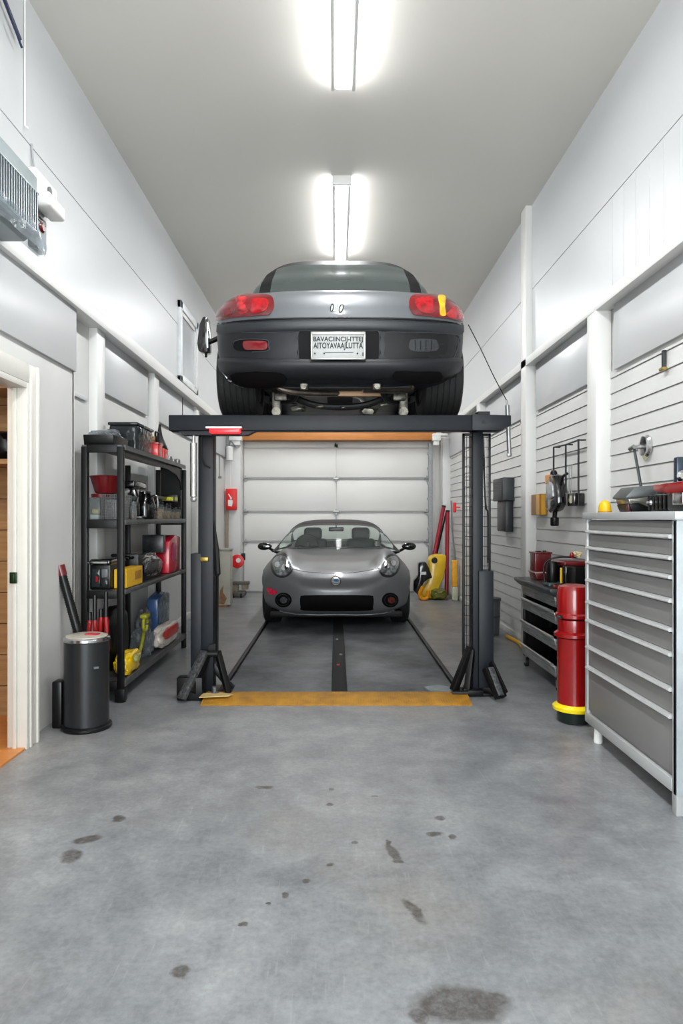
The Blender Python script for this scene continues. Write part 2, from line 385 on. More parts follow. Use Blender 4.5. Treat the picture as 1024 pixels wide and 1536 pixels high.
struct('wall_far_room', bm, pine)
bm = B(); box(bm, -4.2, -4.1, 1.8, 4.75, 0, 2.6); box(bm, -4.2, NW-.04, 1.8, 1.9, 0, 2.6); struct('wall_far_room_side', bm, pine)
slab('ceiling_far_room', ceil_m, -4.2, NW-.04, 1.8, 4.75, 2.6, 2.7)
slab('floor_far_room', wood_o, -4.1, -1.80, 3.04, 3.99, 0, .012)
slab('floor_side_room', wood_o, -4.1, NW-.04, 1.9, 4.6, 0, .010)
bm = B(); box(bm, -3.4, -1.95, 4.25, 4.6, 1.68, 1.71); solo('wall_shelf', bm, pine, 'pine shelf in the side room seen through the doorway', 'shelf')
bm = B(); blob(bm, (-2.16, 4.40, 1.80), (.13, .12, .1), 3, flat=1.711); solo('duffel_bag', bm, black_plastic, 'black bag on the pine shelf beyond the doorway', 'bag')
bm = B(); box(bm, -3.4, -1.95, 4.25, 4.6, 2.15, 2.18); solo('wall_shelf', bm, pine, 'upper pine shelf near the ceiling beyond the doorway', 'shelf')

# window high on the left wall
def window(n, y0, y1, z0, z1):
    bm = B()
    box(bm, UL-.01, UL+.04, y0, y0+.09, z0, z1); box(bm, UL-.01, UL+.04, y1-.09, y1, z0, z1); box(bm, UL-.01, UL+.04, y0, y1, z0, z0+.06); box(bm, UL-.01, UL+.04, y0, y1, z1-.09, z1)
    w = struct('window_%d' % n, bm, pm('window_frame_paint', (205, 208, 210), .4), 'grey white framed window high on left wall', bevel=.005)
    bm = B(); ym = y0+.09
    box(bm, UL-.01, UL+.022, ym, y1-.09, z0+.06, z0+.10); box(bm, UL-.01, UL+.022, ym, y1-.09, z1-.14, z1-.09); box(bm, UL-.01, UL+.022, ym, ym+.05, z0+.06, z1-.09); box(bm, UL-.01, UL+.022, y1-.14, y1-.09, z0+.06, z1-.09)
    struct('window_sash', bm, white_trim, parent=w, bevel=.003)
    bm = B(); box(bm, UL-.004, UL+.006, ym+.05, y1-.14, z0+.1, z1-.14)
    struct('window_pane', bm, pm('frosted_pane', (176, 180, 184), .15, var=.08, scale=2), parent=w)
window(1, 7.95, 8.95, 2.94, 3.88)

# ceiling lights
tube_m = bpy.data.materials.new('lit_diffuser'); tube_m.use_nodes = True
_b = tube_m.node_tree.nodes['Principled BSDF']; _b.inputs['Emission Color'].default_value = (.97, .985, 1, 1); _b.inputs['Emission Strength'].default_value = 14.0; _b.inputs['Base Color'].default_value = (.9, .9, .9, 1)
def batten(yc, label):
    t = thing('ceiling_light', (.05, yc, ZC-.09), label, 'ceiling light', 'strip lights along the ceiling')
    x = .05; a, b = yc-.9, yc+.9
    l = bpy.data.lights.new('strip_light_output', 'AREA'); l.shape = 'RECTANGLE'; l.size = .085; l.size_y = 1.74; l.energy = EN_STRIP; l.color = (.97, .985, 1)
    lo = bpy.data.objects.new('strip_light_output', l); C.objects.link(lo); lo.parent = t; lo.location = (0, 0, -.002)
    bm = B(); box(bm, x-.045, x+.045, a+.05, b-.05, ZC-.022, ZC); part('housing', bm, white_plastic, t, bevel=.003)
    bm = B(); rbox(bm, x-.052, x+.052, a, b, ZC-.088, ZC-.022, .012, 2); part('diffuser', bm, tube_m, t)
    for s in (-1, 1):
        bm = B(); box(bm, x+s*.058-(.026 if s < 0 else 0), x+s*.058+(.026 if s > 0 else 0), a-.0, b+.0, ZC-.096, ZC-.080); part('side_rail', bm, white_plastic, t, bevel=.002)
    for e in (a,):
        s = -1 if e == a else 1
        bm = B(); box(bm, x-.088, x+.088, min(e, e+s*.03), max(e, e+s*.03), ZC-.085, ZC-.0); part('end_cap', bm, white_plastic, t, bevel=.008)
batten(3.92, 'white strip light on ceiling, nearest in view and cut by top edge')
batten(7.12, 'white strip light on ceiling directly above the raised car')
batten(10.3, 'white strip light on ceiling farthest back, above the garage door end')
batten(0.6, 'white strip light on ceiling, behind the viewer')

# lift bay mat, guide rails, yellow ramp strip
matm = bpy.data.materials.new('worn_steel_mat'); matm.use_nodes = True
def _mm(m):
    nt = m.node_tree; n = nt.nodes; b = n['Principled BSDF']; L = nt.links.new
    tc = n.new('ShaderNodeTexCoord'); z = n.new('ShaderNodeTexNoise'); z.inputs['Scale'].default_value = 1.6; z.inputs['Detail'].default_value = 10; z.inputs['Roughness'].default_value = .72
    L(tc.outputs['Object'], z.inputs['Vector']); r = n.new('ShaderNodeValToRGB'); r.color_ramp.elements[0].position = .38; r.color_ramp.elements[1].position = .68
    r.color_ramp.elements[0].color = rgb((40, 43, 47)); r.color_ramp.elements[1].color = rgb((112, 116, 119)); L(z.outputs['Fac'], r.inputs['Fac']); L(r.outputs[0], b.inputs['Base Color'])
    q = n.new('ShaderNodeMapRange'); q.inputs['To Min'].default_value = .28; q.inputs['To Max'].default_value = .62; L(z.outputs['Fac'], q.inputs['Value']); L(q.outputs[0], b.inputs['Roughness'])
_mm(matm)
t = thing('floor_mat', (0, 8.5, 0), 'dark grey mat in lift bay under parked car with black centre strip', 'mat')
bm = B(); box(bm, -.86, -.035, 5.12, 12.05, 0, .012); part('mat_panel', bm, matm, t, bevel=.003)
bm = B(); box(bm, .085, .92, 5.12, 12.05, 0, .012); part('mat_panel', bm, matm, t, bevel=.003)
bm = B(); box(bm, -.035, .085, 5.12, 12.05, 0, .02); part('centre_strip', bm, rubber, t, bevel=.004)
for x in (-.88, .94):
    bm = B(); box(bm, x-.018, x+.018, 5.12, 12.05, 0, .035); part('guide_rail', bm, black_steel, t, bevel=.006)
for px, py, cc in ((505, 962, (160,160,158)), (507, 1001, (190,40,50)), (511, 985, (120,120,118))):
    Y = CAMZ*1024/(py-775); X = (px-504)*Y/1024
    bm = B(); prism(bm, [(X+random.uniform(.6,1)*.02*math.cos(a), Y+random.uniform(.6,1)*.035*math.sin(a)) for a in [k*PI/4 for k in range(8)]], .02, .026, 'xy')
    solo('paper_scrap', bm, pm('scrap_%d' % px, cc, .6), {505: 'pale grey scrap on the black centre strip, nearest the parked car', 507: 'small red scrap lying on the black centre strip', 511: 'grey scrap on the black centre strip behind the red one'}[px], 'scrap')
ym = bpy.data.materials.new('yellow_ramp_rubber'); ym.use_nodes = True
def _yy(m):
    nt = m.node_tree; n = nt.nodes; b = n['Principled BSDF']; L = nt.links.new
    tc = n.new('ShaderNodeTexCoord'); z = n.new('ShaderNodeTexNoise'); z.inputs['Scale'].default_value = 12; z.inputs['Detail'].default_value = 6
    L(tc.outputs['Object'], z.inputs['Vector']); r = n.new('ShaderNodeValToRGB'); r.color_ramp.elements[0].position = .3
    r.color_ramp.elements[0].color = rgb((140, 97, 26)); r.color_ramp.elements[1].color = rgb((198, 144, 38)); L(z.outputs['Fac'], r.inputs['Fac']); L(r.outputs[0], b.inputs['Base Color'])
    b.inputs['Roughness'].default_value = .55
    ck = n.new('ShaderNodeTexVoronoi'); ck.inputs['Scale'].default_value = 55; ck.distance = 'CHEBYCHEV'; ck.inputs['Randomness'].default_value = .1; L(tc.outputs['Object'], ck.inputs['Vector'])
    bp = n.new('ShaderNodeBump'); bp.inputs['Strength'].default_value = .8; bp.inputs['Distance'].default_value = .006; L(ck.outputs['Distance'], bp.inputs['Height']); L(bp.outputs[0], b.inputs['Normal'])
_yy(ym)
bm = B(); prism(bm, [(4.87, 0), (4.90, .014), (5.09, .04), (5.115, .04), (5.115, 0)], -.97, .975, 'yz')
solo('ramp_strip', bm, ym, 'long yellow textured ramp strip across front of lift bay', 'ramp', bevel=.003)
bm = B(); prism(bm, [(-.99, 4.93), (-.78, 4.97), (-.76, 5.02), (-.84, 5.06), (-.98, 5.04)], .041, .047, 'xy'); solo('tape_scrap', bm, pm('old_tape', (190, 165, 110), .6, var=.2), 'beige torn tape on left end of yellow ramp strip', 'tape')
bm = B(); prism(bm, [(.72, 5.14), (.86, 5.14), (.88, 5.3), (.80, 5.36), (.68, 5.3)], .0125, .03, 'xy'); solo('plastic_wrap', bm, wrap, 'crumpled clear plastic wrap on mat by right post', 'wrap')

# cables and small fixtures on the upper left wall
bm = B(); tube(bm, [(UL+.008, 4.03, ZC), (UL+.008, 4.03, 3.66), (UL+.03, 4.03, 3.64)], .005, 6); solo('wall_cable', bm, white_plastic, 'thin white cable running down the upper left wall to the panel seam', 'cable')
bm = B(); tube(bm, smooth_path([(UL+.008, 4.12, 3.6), (UL+.012, 4.13, 3.5), (UL+.022, 4.14, 3.42), (UL+.01, 4.13, 3.3), (UL+.02, 4.13, 3.2)]), .006, 6); solo('wall_cable', bm, pm('grey_cable', (150,152,154), .4), 'short knotted grey cable hanging above the wall heater', 'cable')
bm = B(); tube(bm, [(UL+.03, 3.6, 4.25), (UL+.03, 3.92, 4.09)], .012, 8); tube(bm, [(UL+.06, 3.6, 4.18), (UL+.05, 3.9, 4.03)], .007, 8); solo('wall_hook', bm, pm('navy_plastic', (30, 38, 66), .4), 'dark blue hook bar high on left wall at picture corner', 'hook')
# ============================================================ lift
t = thing('car_lift', (0, 5.25, 0), 'charcoal two post car lift with crossbar and runways carrying the raised car', 'car lift')
bm = B(); box(bm, -1.235, 1.06, 5.03, 5.15, 1.985, 2.10); part('crossbar', bm, dark_steel, t, bevel=.006)
bm = B(); prism(bm, [(1.0, 1.985), (1.22, 1.985), (1.25, 2.01), (1.285, 2.02), (1.285, 2.095), (1.0, 2.105)], 5.015, 5.165); part('crossbar_sleeve', bm, dark_steel, t, bevel=.004)
bm = B(); box(bm, 1.05, 1.14, 5.06, 5.2, 2.09, 2.13); cyl(bm, (1.08, 5.01, 2.045), (1.08, 5.03, 2.045), .012, n=8); part('post_cap', bm, black_steel, t)
bm = B(); prism(bm, [(-1.17, 1.985), (-.60, 1.985), (-.66, 1.955), (-1.14, 1.955)], 5.06, 5.14); part('mounting_plate', bm, dark_steel, t)
# left post
bm = B(); box(bm, -1.045, -.93, 5.17, 5.30, .02, 2.0); part('post', bm, dark_steel, t, bevel=.006)
bm = B(); box(bm, -1.10, -1.02, 5.16, 5.32, .05, 1.07); part('post_cover', bm, dark_steel, t, bevel=.004)
bm = B(); rbox(bm, -1.03, -.965, 5.155, 5.172, 1.01, 1.045, .006, 2); part('latch', bm, pm('brass', (140, 118, 60), .35, .8), t, 'brass latch')
bm = B(); tube(bm, [(-1.02, 5.165, 1.97), (-1.02, 5.16, 1.80), (-.99, 5.16, 1.74), (-.95, 5.165, 1.72)], .008, 6); part('hose', bm, rubber, t)
# right post with mesh guard
bm = B(); box(bm, 1.035, 1.112, 5.17, 5.30, .02, 2.09); part('post', bm, dark_steel, t, bevel=.005)
bm = B(); box(bm, 1.075, 1.185, 5.14, 5.33, .06, .94); part('post_cover', bm, dark_steel, t, bevel=.004)
bm = B(); box(bm, .962, .980, 5.20, 5.222, .20, 1.985); box(bm, 1.163, 1.178, 5.20, 5.222, .93, 1.985)
box(bm, .962, 1.178, 5.20, 5.22, 1.965, 1.985); part('guard_frame', bm, black_steel, t, bevel=.002)
bm = B()
for k in range(24):
    zz = 1.955-k*.0755
    if zz > .25: cyl(bm, (.975, 5.212, zz), (1.04 if zz < .93 else 1.17, 5.212, zz), .0022, n=5)
for x in (.995, 1.015, 1.035): cyl(bm, (x, 5.208, .24), (x, 5.208, 1.97), .0022, n=5)
for x in (1.118, 1.134, 1.150): cyl(bm, (x, 5.208, .93), (x, 5.208, 1.97), .0022, n=5)
part('wire_mesh', bm, black_steel, t)
bm = B(); tube(bm, smooth_path([(1.115, 5.19, 1.97), (1.125, 5.18, 1.6), (1.135, 5.18, 1.42), (1.15, 5.17, 1.36), (1.15, 5.17, 1.0)]), .007, 6); part('hose', bm, rubber, t)
# feet: welded channels and braces
scuffed = pm('scuffed_steel', (96, 98, 100), .4, .7, var=.5, scale=60, bump=.6, bscale=90)
def channel(a, b, w, h, m=black_steel, name='foot_brace'):
    a = Vector(a); b = Vector(b); d = (b-a).normalized(); s = d.cross(Vector((0, 0, 1))).normalized()*w/2; u = s.cross(d).normalized()*h/2
    bm = B(); A = [bm.verts.new(a+p) for p in (s+u, -s+u, -s-u, s-u)]; D = [bm.verts.new(b+p) for p in (s+u, -s+u, -s-u, s-u)]
    bridge(bm, A, D); bm.faces.new(A[::-1]); bm.faces.new(D); return part(name, bm, m, t, bevel=.005)
bm = B(); rbox(bm, -1.17, -.98, 5.00, 5.10, 0, .17, .01, 2); part('foot_block', bm, black_steel, t)
channel((-.985, 5.12, .34), (-1.12, 4.94, .03), .07, .035, scuffed)
channel((-.98, 5.16, .33), (-1.06, 5.0, .06), .06, .07)
channel((-.90, 5.18, .33), (-.80, 5.07, .04), .045, .04)
channel((-.97, 5.24, .24), (-.80, 5.24, .03), .05, .05)
bm = B(); box(bm, -1.13, -.80, 5.12, 5.40, 0, .022); part('base_plate', bm, black_steel, t, bevel=.004)
bm = B(); cyl(bm, (-.93, 5.13, .36), (-.93, 5.17, .36), .03, n=12); cyl(bm, (-.95, 5.07, .33), (-.88, 5.07, .33), .022, n=10); part('pivot', bm, black_steel, t)
bm = B(); lathe(bm, [(.03, 0), (.03, .03), (.022, .035), (.022, .07)], (-.90, 5.06, .022), 12); part('bolt', bm, scuffed, t)
# pump lever, leaning up from the left foot
bm = B(); tube(bm, [(-.895, 5.13, .30), (-.895, 5.14, .90), (-.893, 5.14, .92), (-.905, 5.16, 1.1), (-.93, 5.20, 1.32)], [.011, .011, .024, .022, .004], 8); part('pump_lever', bm, black_steel, t)
bm = B(); box(bm, 1.0, 1.2, 5.12, 5.40, 0, .022); box(bm, .92, 1.10, 5.10, 5.16, .01, .05); part('base_plate', bm, black_steel, t, bevel=.004)
channel((1.02, 5.18, .36), (.875, 5.10, .05), .05, .05)
channel((1.03, 5.18, .34), (.98, 5.10, .06), .045, .05)
channel((1.13, 5.09, .22), (1.20, 4.97, .03), .085, .05)
channel((1.145, 5.06, .235), (1.195, 4.94, .055), .05, .01, scuffed)
channel((1.16, 5.14, .25), (1.235, 5.0, .05), .02, .07)
bm = B(); lathe(bm, [(.035, 0), (.035, .04), (.02, .045), (.02, .08)], (.93, 5.09, .0), 12); cyl(bm, (.86, 5.07, .04), (.98, 5.07, .04), .02, n=10); part('bolt', bm, black_steel, t)
# runways: start on the crossbar and rise to the back
for s in (-1, 1):
    bm = B(); x0, x1 = (.55, .98) if s > 0 else (-.92, -.49)
    A = [(x0, 5.16), (x1, 5.16), (x1, 8.75), (x0, 8.75)]
    zf = lambda y: 2.06+(y-5.16)*.105
    lo = [bm.verts.new((x, y, zf(y))) for x, y in A]; hi = [bm.verts.new((x, y, zf(y)+.035)) for x, y in A]
    bridge(bm, lo, hi); bm.faces.new(lo[::-1]); bm.faces.new(hi); part('runway', bm, dark_steel, t, bevel=.004)
bm = B(); box(bm, -.9, .95, 8.5, 8.6, 2.45, 2.50); part('runway_tie', bm, dark_steel, t)
# hanging lamps / struts
bm = B(); box(bm, -.955, -.72, 5.06, 5.12, 1.945, 1.984)
t2 = thing('warning_light', (-.82, 5.0, 1.962), 'red glowing warning light bar under left end of crossbar', 'warning light')
bm.free(); bm = B(); rbox(bm, -.955, -.69, 4.985, 5.029, 1.996, 2.01, .004, 2); part('light_housing', bm, white_plastic, t2)
bm = B(); rbox(bm, -.925, -.70, 4.975, 5.028, 1.962, 1.995, .008, 2); part('lens', bm, pm('red_lens_lit', (225, 20, 25), .2, emit=(255, 25, 30), estr=2.2), t2)
t2 = thing('gas_strut', (-1.07, 5.12, 1.47), 'chrome gas strut hanging under left end of lift crossbar', 'strut')
bm = B(); cyl(bm, (-1.065, 5.1, 1.50), (-1.065, 5.1, 1.90), .026, n=16); part('strut_body', bm, chrome, t2)
bm = B(); cyl(bm, (-1.065, 5.1, 1.9), (-1.065, 5.1, 1.985), .012, n=10); part('strut_rod', bm, chrome, t2)
bm = B(); lathe(bm, [(.01, -.02), (.022, -.012), (.022, .012), (.01, .02)], (-1.065, 5.1, 1.48), 12, axis='y'); part('strut_eye', bm, steel, t2)
t2 = thing('gas_strut', (1.365, 5.4, 1.83), 'grey gas strut hanging on a cable right of the lift crossbar', 'strut')
p0 = at(760.5, 608, 5.4); p1 = at(763.5, 680, 5.4)
bm = B(); cyl(bm, p1, p0, .017, n=14); part('strut_body', bm, steel, t2)
bm = B(); lathe(bm, [(.008, -.016), (.02, -.01), (.02, .01), (.008, .016)], p1+Vector((0, 0, -.01)), 12, axis='y'); cyl(bm, p0, p0+Vector((-.005, 0, .04)), .008, n=8); part('strut_eye', bm, steel, t2)
bm = B(); tube(bm, smooth_path([at(702, 487, 5.15), at(720, 522, 5.2), at(741, 566, 5.3), p0+Vector((-.005, 0, .04))]), .0035, 6); solo('steel_cable', bm, black_steel, 'thin dark cable running from the raised car down to the grey strut', 'cable')
bm = B(); tube(bm, [(-1.145, 5.09, 2.10), (-1.145, 5.09, 2.24)], .003, 5); solo('thin_rod', bm, black_steel, 'thin dark rod standing on left end of the lift crossbar', 'rod')

# ============================================================ shelving unit, left
SX0, SX1, SY0, SY1 = -1.85, -1.545, 4.95, 7.05
sh = thing('shelving_unit', (-1.7, 6.0, 0), 'black metal shelving unit with four loaded shelves on the left wall', 'shelf')
for x in (SX0, SX1-.045):
    for y in (SY0, SY1-.045):
        bm = B(); box(bm, x, x+.045, y, y+.045, 0, 1.83 if y > 6 else 1.86)
        o = part('post', bm, black_steel, sh, bevel=.004)
bm = B(); box(bm, SX0, SX0+.04, 5.98, 6.02, .1, 1.8); part('post', bm, black_steel, sh, bevel=.004)
LV = [(.10, .15), (.775, .81), (1.285, 1.325), (1.835, 1.872)]
grey_edge = pm('worn_grey_shelf', (92, 93, 93), .42, .5, var=.25, scale=20)
for a, b in LV:
    bm = B(); box(bm, SX0+.002, SX1-.012, SY0+.01, SY1-.01, b-.012, b); part('shelf_board', bm, grey_edge, sh)
    bm = B(); box(bm, SX1-.012, SX1+.003, SY0+.046, SY1-.046, a+.004, b+.004); part('shelf_rail', bm, grey_edge, sh, 'worn grey front rail', bevel=.003)
    for ya, yb in ((SY0-.003, SY0+.02), (SY1-.02, SY1+.003)):
        bm = B(); box(bm, SX0+.04, SX1-.045, ya, yb, a-.02, b+.002); part('end_rail', bm, black_steel, sh, bevel=.003)
bm = B(); pts = [(5.0, 1.80), (5.0, 1.835), (7.0, 1.835), (7.0, 1.62), (6.94, 1.62), (6.9, 1.70), (6.75, 1.76), (6.4, 1.795)]
prism(bm, pts, SX1-.04, SX1-.03, 'yz'); part('arched_brace', bm, black_steel, sh)
bm = B(); box(bm, SX0+.05, SX1-.05, 7.012, 7.02, 1.33, 1.83); part('end_panel', bm, black_steel, sh)
for x in (SX1-.022,):
    bm = B(); cyl(bm, (x, SY0+.03, 0), (x, SY0+.03, .03), .035, n=14); box(bm, x-.035, x+.035, SY0-.01, SY0+.06, .01, .10); part('foot', bm, black_steel, sh, bevel=.003)

T = 1.873; gs = 'things on the top shelf'
def crumple(name, c, r, m, label, cat, seed, amp=.18, group=None, sub=3, freq=3.5):
    bm = B(); blob(bm, (c[0], c[1], c[2]+r[2]), r, seed, amp, freq, sub, flat=c[2]+.001); return solo(name, bm, m, label, cat, group)
# top shelf
t = thing('storage_tray', (-1.73, 5.2, T), 'low black tray with crumpled clear film on near end of top shelf', 'tray')
bm = B(); prism(bm, [(4.98, T), (5.30, T), (5.33, T+.075), (4.96, T+.075)], -1.84, -1.62, 'yz'); part('tray_body', bm, black_plastic, t, bevel=.006)
bm = B(); blob(bm, (-1.73, 5.14, T+.09), (.10, .17, .028), 11, .3, 4, 3); part('film', bm, wrap, t, 'clear film')
bm = B(); rbox(bm, -1.80, -1.73, 5.36, 5.46, T+.001, T+.165, .008, 2); solo('grey_box', bm, grey_plastic, 'small plain grey box behind the black tray on top shelf', 'box')
t = thing('storage_bin', (-1.70, 5.75, T), 'large dark transparent bin standing on the top shelf', 'bin')
smoke = glassy('smoke_plastic', (70, 76, 78), .85, .12, .3, bump=.3, bscale=20)
bm = B(); rbox(bm, -1.835, -1.60, 5.50, 5.98, T+.001, T+.225, .03, 3); part('bin_body', bm, smoke, t)
bm = B(); rbox(bm, -1.84, -1.595, 5.49, 5.99, T+.215, T+.24, .01, 2); part('lid', bm, smoke, t)
for k, (yy, hh) in enumerate(((5.58, .15), (5.72, .12), (5.86, .17))):
    bm = B(); rbox(bm, -1.80, -1.64, yy-.05, yy+.05, T+.006, T+hh, .012, 2); part('content_pack', bm, [black_plastic, grey_plastic, black_plastic][k], t)
t = thing('red_tub', (-1.61, 6.0, T), 'bright red patterned tub beside the transparent bin on top shelf', 'tub')
bm = B(); rbox(bm, -1.665, -1.555, 5.97, 6.12, T+.001, T+.12, .012, 2); part('tub_body', bm, pm('red_print', (200, 24, 22), .3, var=.35, scale=30, coat=.4), t)
bm = B(); rbox(bm, -1.67, -1.55, 5.965, 6.125, T+.11, T+.13, .006, 2); part('lid', bm, red_paint, t)
bm = B(); blob(bm, (-1.63, 6.02, T+.165), (.03, .05, .03), 5, .3); solo('bottle_cap', bm, pm('gold_trim', (170, 140, 80), .3, .6), 'small golden cap lying on the red tub', 'cap')
t = thing('red_tin', (-1.59, 6.33, T), 'red and white tin in front of the black spout bottle on top shelf', 'tin')
bm = B(); rbox(bm, -1.65, -1.565, 6.22, 6.36, T+.001, T+.10, .008, 2); part('tin_body', bm, pm('red_print', (200,24,22)), t)
bm = B(); rbox(bm, -1.62, -1.565, 6.362, 6.40, T+.001, T+.10, .008, 2); part('tin_label', bm, white_plastic, t, 'white end')
t = thing('oil_can', (-1.66, 6.52, T), 'black bottle with tall tapering spout on the top shelf', 'bottle')
bm = B(); lathe(bm, [(.075, 0), (.08, .02), (.08, .12), (.06, .17), (.03, .24), (.014, .32), (.010, .36)], (-1.69, 6.54, T+.001), 20, sy=1.1); part('bottle_body', bm, black_plastic, t)
bm = B(); tube(bm, smooth_path([(-1.69, 6.47, T+.13), (-1.69, 6.40, T+.2), (-1.69, 6.39, T+.27), (-1.69, 6.52, T+.27)]), .010, 6); part('bottle_handle', bm, black_plastic, t)
for k in range(7):
    y = 6.62+k*.058; x = -1.62-(k % 3)*.055
    bm = B(); bmr = random.Random(k)
    h = .035+.02*bmr.random(); lathe(bm, [(.028, 0), (.03, .005), (.03, h), (.022, h+.012)], (x, y, T+.001), 12)
    o = solo('parts_jar', bm, clear if k % 3 else steel, 'small jar in the cluttered row at far end of top shelf', 'jar', 'small jars at far end of top shelf')
    o['label'] = 'one of the small clear and metal jars at far end of top shelf'
crumple('wrap_bundle', (-1.82, 6.8, T), (.02, .14, .05), wrap, 'crumpled clear wrap behind the small jars at far end of top shelf', 'wrap', 8)
# second shelf
T = 1.326
t = thing('clear_box', (-1.79, 5.14, T), 'clear box of sprays under the dark red bowl on second shelf', 'box')
bm = B(); rbox(bm, -1.842, -1.74, 5.03, 5.25, T+.001, T+.165, .008, 2); part('box_body', bm, glassy('clear_box_plastic', (200, 205, 206), .9, .1, .1), t)
bm = B(); rbox(bm, -1.825, -1.76, 5.06, 5.15, T+.004, T+.04, .006, 2); part('white_contents', bm, white_plastic, t)
bm = B(); rbox(bm, -1.815, -1.77, 5.07, 5.16, T+.045, T+.08, .01, 2); part('yellow_contents', bm, pm('pale_yellow', (214, 204, 120), .5), t)
t = thing('wire_basket', (-1.64, 5.18, T), 'grey wire mesh basket on near end of second shelf', 'basket')
bm = B(); x0, x1, y0, y1 = -1.725, -1.60, 5.02, 5.34; h = .19
for k in range(10):
    zz = T+.006+k*h/9.5
    tube(bm, [(x0, y0, zz), (x1, y0, zz), (x1, y1, zz), (x0, y1, zz), (x0, y0+.001, zz)], .0018, 4)
for k in range(9):
    x = x0+(x1-x0)*k/8; cyl(bm, (x, y0, T+.003), (x, y0, T+h), .0018, n=4); cyl(bm, (x, y1, T+.003), (x, y1, T+h), .0018, n=4)
for k in range(1, 16):
    y = y0+(y1-y0)*k/16; cyl(bm, (x0, y, T+.003), (x0, y, T+h), .0018, n=4); cyl(bm, (x1, y, T+.003), (x1, y, T+h), .0018, n=4)
part('basket_mesh', bm, steel, t)
bm = B(); rbox(bm, x0+.01, x1-.01, y0+.02, y1-.02, T+.004, T+.15, .015, 2); part('basket_liner', bm, grey_plastic, t)
t = thing('red_bowl', (-1.74, 5.17, 1.49), 'dark red tapered bowl stacked on clear box on second shelf', 'bowl')
bm = B(); lathe(bm, [(.075, 0), (.085, .01), (.115, .115), (.125, .13), (.118, .132), (.1, .12), (.07, .015)], (-1.735, 5.17, 1.524), 28, sy=1.25); part('bowl_body', bm, dark_red, t)
bm = B(); lathe(bm, [(.065, -.027), (.07, -.002)], (-1.775, 5.15, 1.522), 20); part('bowl_foot', bm, dark_red, t)
t = thing('coffee_machine', (-1.64, 5.6, T), 'black glossy espresso style machine in middle of second shelf', 'appliance')
gb = pm('gloss_black', (14, 14, 15), .15, var=.15, coat=.6)
bm = B(); rbox(bm, -1.80, -1.60, 5.36, 5.72, T+.001, T+.03, .01, 2); rbox(bm, -1.80, -1.70, 5.38, 5.70, T+.02, T+.29, .02, 3); part('machine_body', bm, gb, t)
bm = B(); rbox(bm, -1.80, -1.58, 5.37, 5.71, T+.25, T+.31, .02, 3); part('machine_head', bm, gb, t)
bm = B(); lathe(bm, [(.03, 0), (.035, .01), (.035, .05), (.05, .06)], (-1.63, 5.52, T+.19), 16); part('nozzle', bm, chrome, t, 'chrome nozzle')
bm = B(); lathe(bm, [(.045, 0), (.05, .01), (.05, .10), (.035, .13)], (-1.64, 5.52, T+.031), 16); part('jug', bm, smoke, t)
bm = B(); tube(bm, smooth_path([(-1.6, 5.42, T+.25), (-1.57, 5.40, T+.18), (-1.58, 5.38, T+.1)]), .007, 6); part('steam_pipe', bm, chrome, t)
t = thing('jar', (-1.62, 5.2, T), 'clear jar of dark bits just behind near post on second shelf', 'jar')
bm = B(); lathe(bm, [(.04, 0), (.045, .01), (.045, .09), (.03, .12), (.03, .14)], (-1.574, 5.305, T+.001), 16, sx=.5); part('jar_glass', bm, clear, t)
bm = B(); lathe(bm, [(.03, 0), (.04, .01), (.038, .06)], (-1.574, 5.305, T+.004), 12, sx=.5); part('jar_contents', bm, pm('mixed_bits', (120, 96, 80), .5, var=.6, scale=80), t)
t = thing('black_pot', (-1.66, 5.95, T), 'black rounded pot beside the espresso machine on second shelf', 'pot')
bm = B(); lathe(bm, [(.07, 0), (.085, .02), (.09, .12), (.07, .19), (.05, .22), (.05, .24), (.015, .25)], (-1.66, 5.93, T+.001), 22, sy=1.1); part('pot_body', bm, gb, t)
bm = B(); tube(bm, smooth_path([(-1.60, 5.93, T+.2), (-1.56, 5.93, T+.2), (-1.555, 5.93, T+.1), (-1.59, 5.93, T+.06)]), .010, 6); part('pot_handle', bm, chrome, t)
spots = [(-1.60, 6.16), (-1.68, 6.20), (-1.61, 6.30), (-1.60, 6.44), (-1.69, 6.42), (-1.60, 6.58), (-1.66, 6.70), (-1.60, 6.82)]
jar0 = None
for k, (x, y) in enumerate(spots):
    if jar0 is None:
        jar0 = thing('spice_jar', (0, 0, 0), 'one of the small jars of amber bits toward far end of second shelf', 'jar', 'amber filled jars on second shelf')
        bm = B(); lathe(bm, [(.042, 0), (.045, .008), (.045, .12), (.036, .135)], (0, 0, 0), 16); part('jar_glass', bm, clear, jar0)
        bm = B(); lathe(bm, [(.038, .004), (.041, .01), (.041, .095)], (0, 0, 0), 14); part('jar_contents', bm, brown_stuff, jar0)
        bm = B(); lathe(bm, [(.04, .135), (.04, .155), (.036, .158)], (0, 0, 0), 16); part('lid', bm, [black_plastic][0], jar0)
        o = jar0
    else: o = copy_tree(jar0)
    s = [1, 1.15, .85, .8, 1.1, .7, 1, .75][k]; o.scale = (1, 1, s); o.location = (x, y, T+.001)
t = thing('black_tray', (-1.66, 6.5, T+.19), 'shallow black tray sitting on the amber jars', 'tray')
bm = B(); prism(bm, [(6.10, T+.184), (6.52, T+.184), (6.55, T+.215), (6.05, T+.215)], -1.73, -1.62, 'yz'); part('tray_body', bm, black_plastic, t, bevel=.005)
t = thing('yellow_tin', (-1.62, 6.75, T), 'small black tin with yellow print on top of the far jars', 'tin')
bm = B(); rbox(bm, -1.70, -1.57, 6.62, 6.78, T+.163, T+.24, .008, 2); part('tin_body', bm, black_plastic, t)
bm = B(); box(bm, -1.571, -1.568, 6.64, 6.76, T+.18, T+.215); box(bm, -1.69, -1.58, 6.618, 6.621, T+.18, T+.215); part('tin_print', bm, pm('yellow_print', (206, 204, 50), .4, var=.5, scale=80), t, 'yellow print')
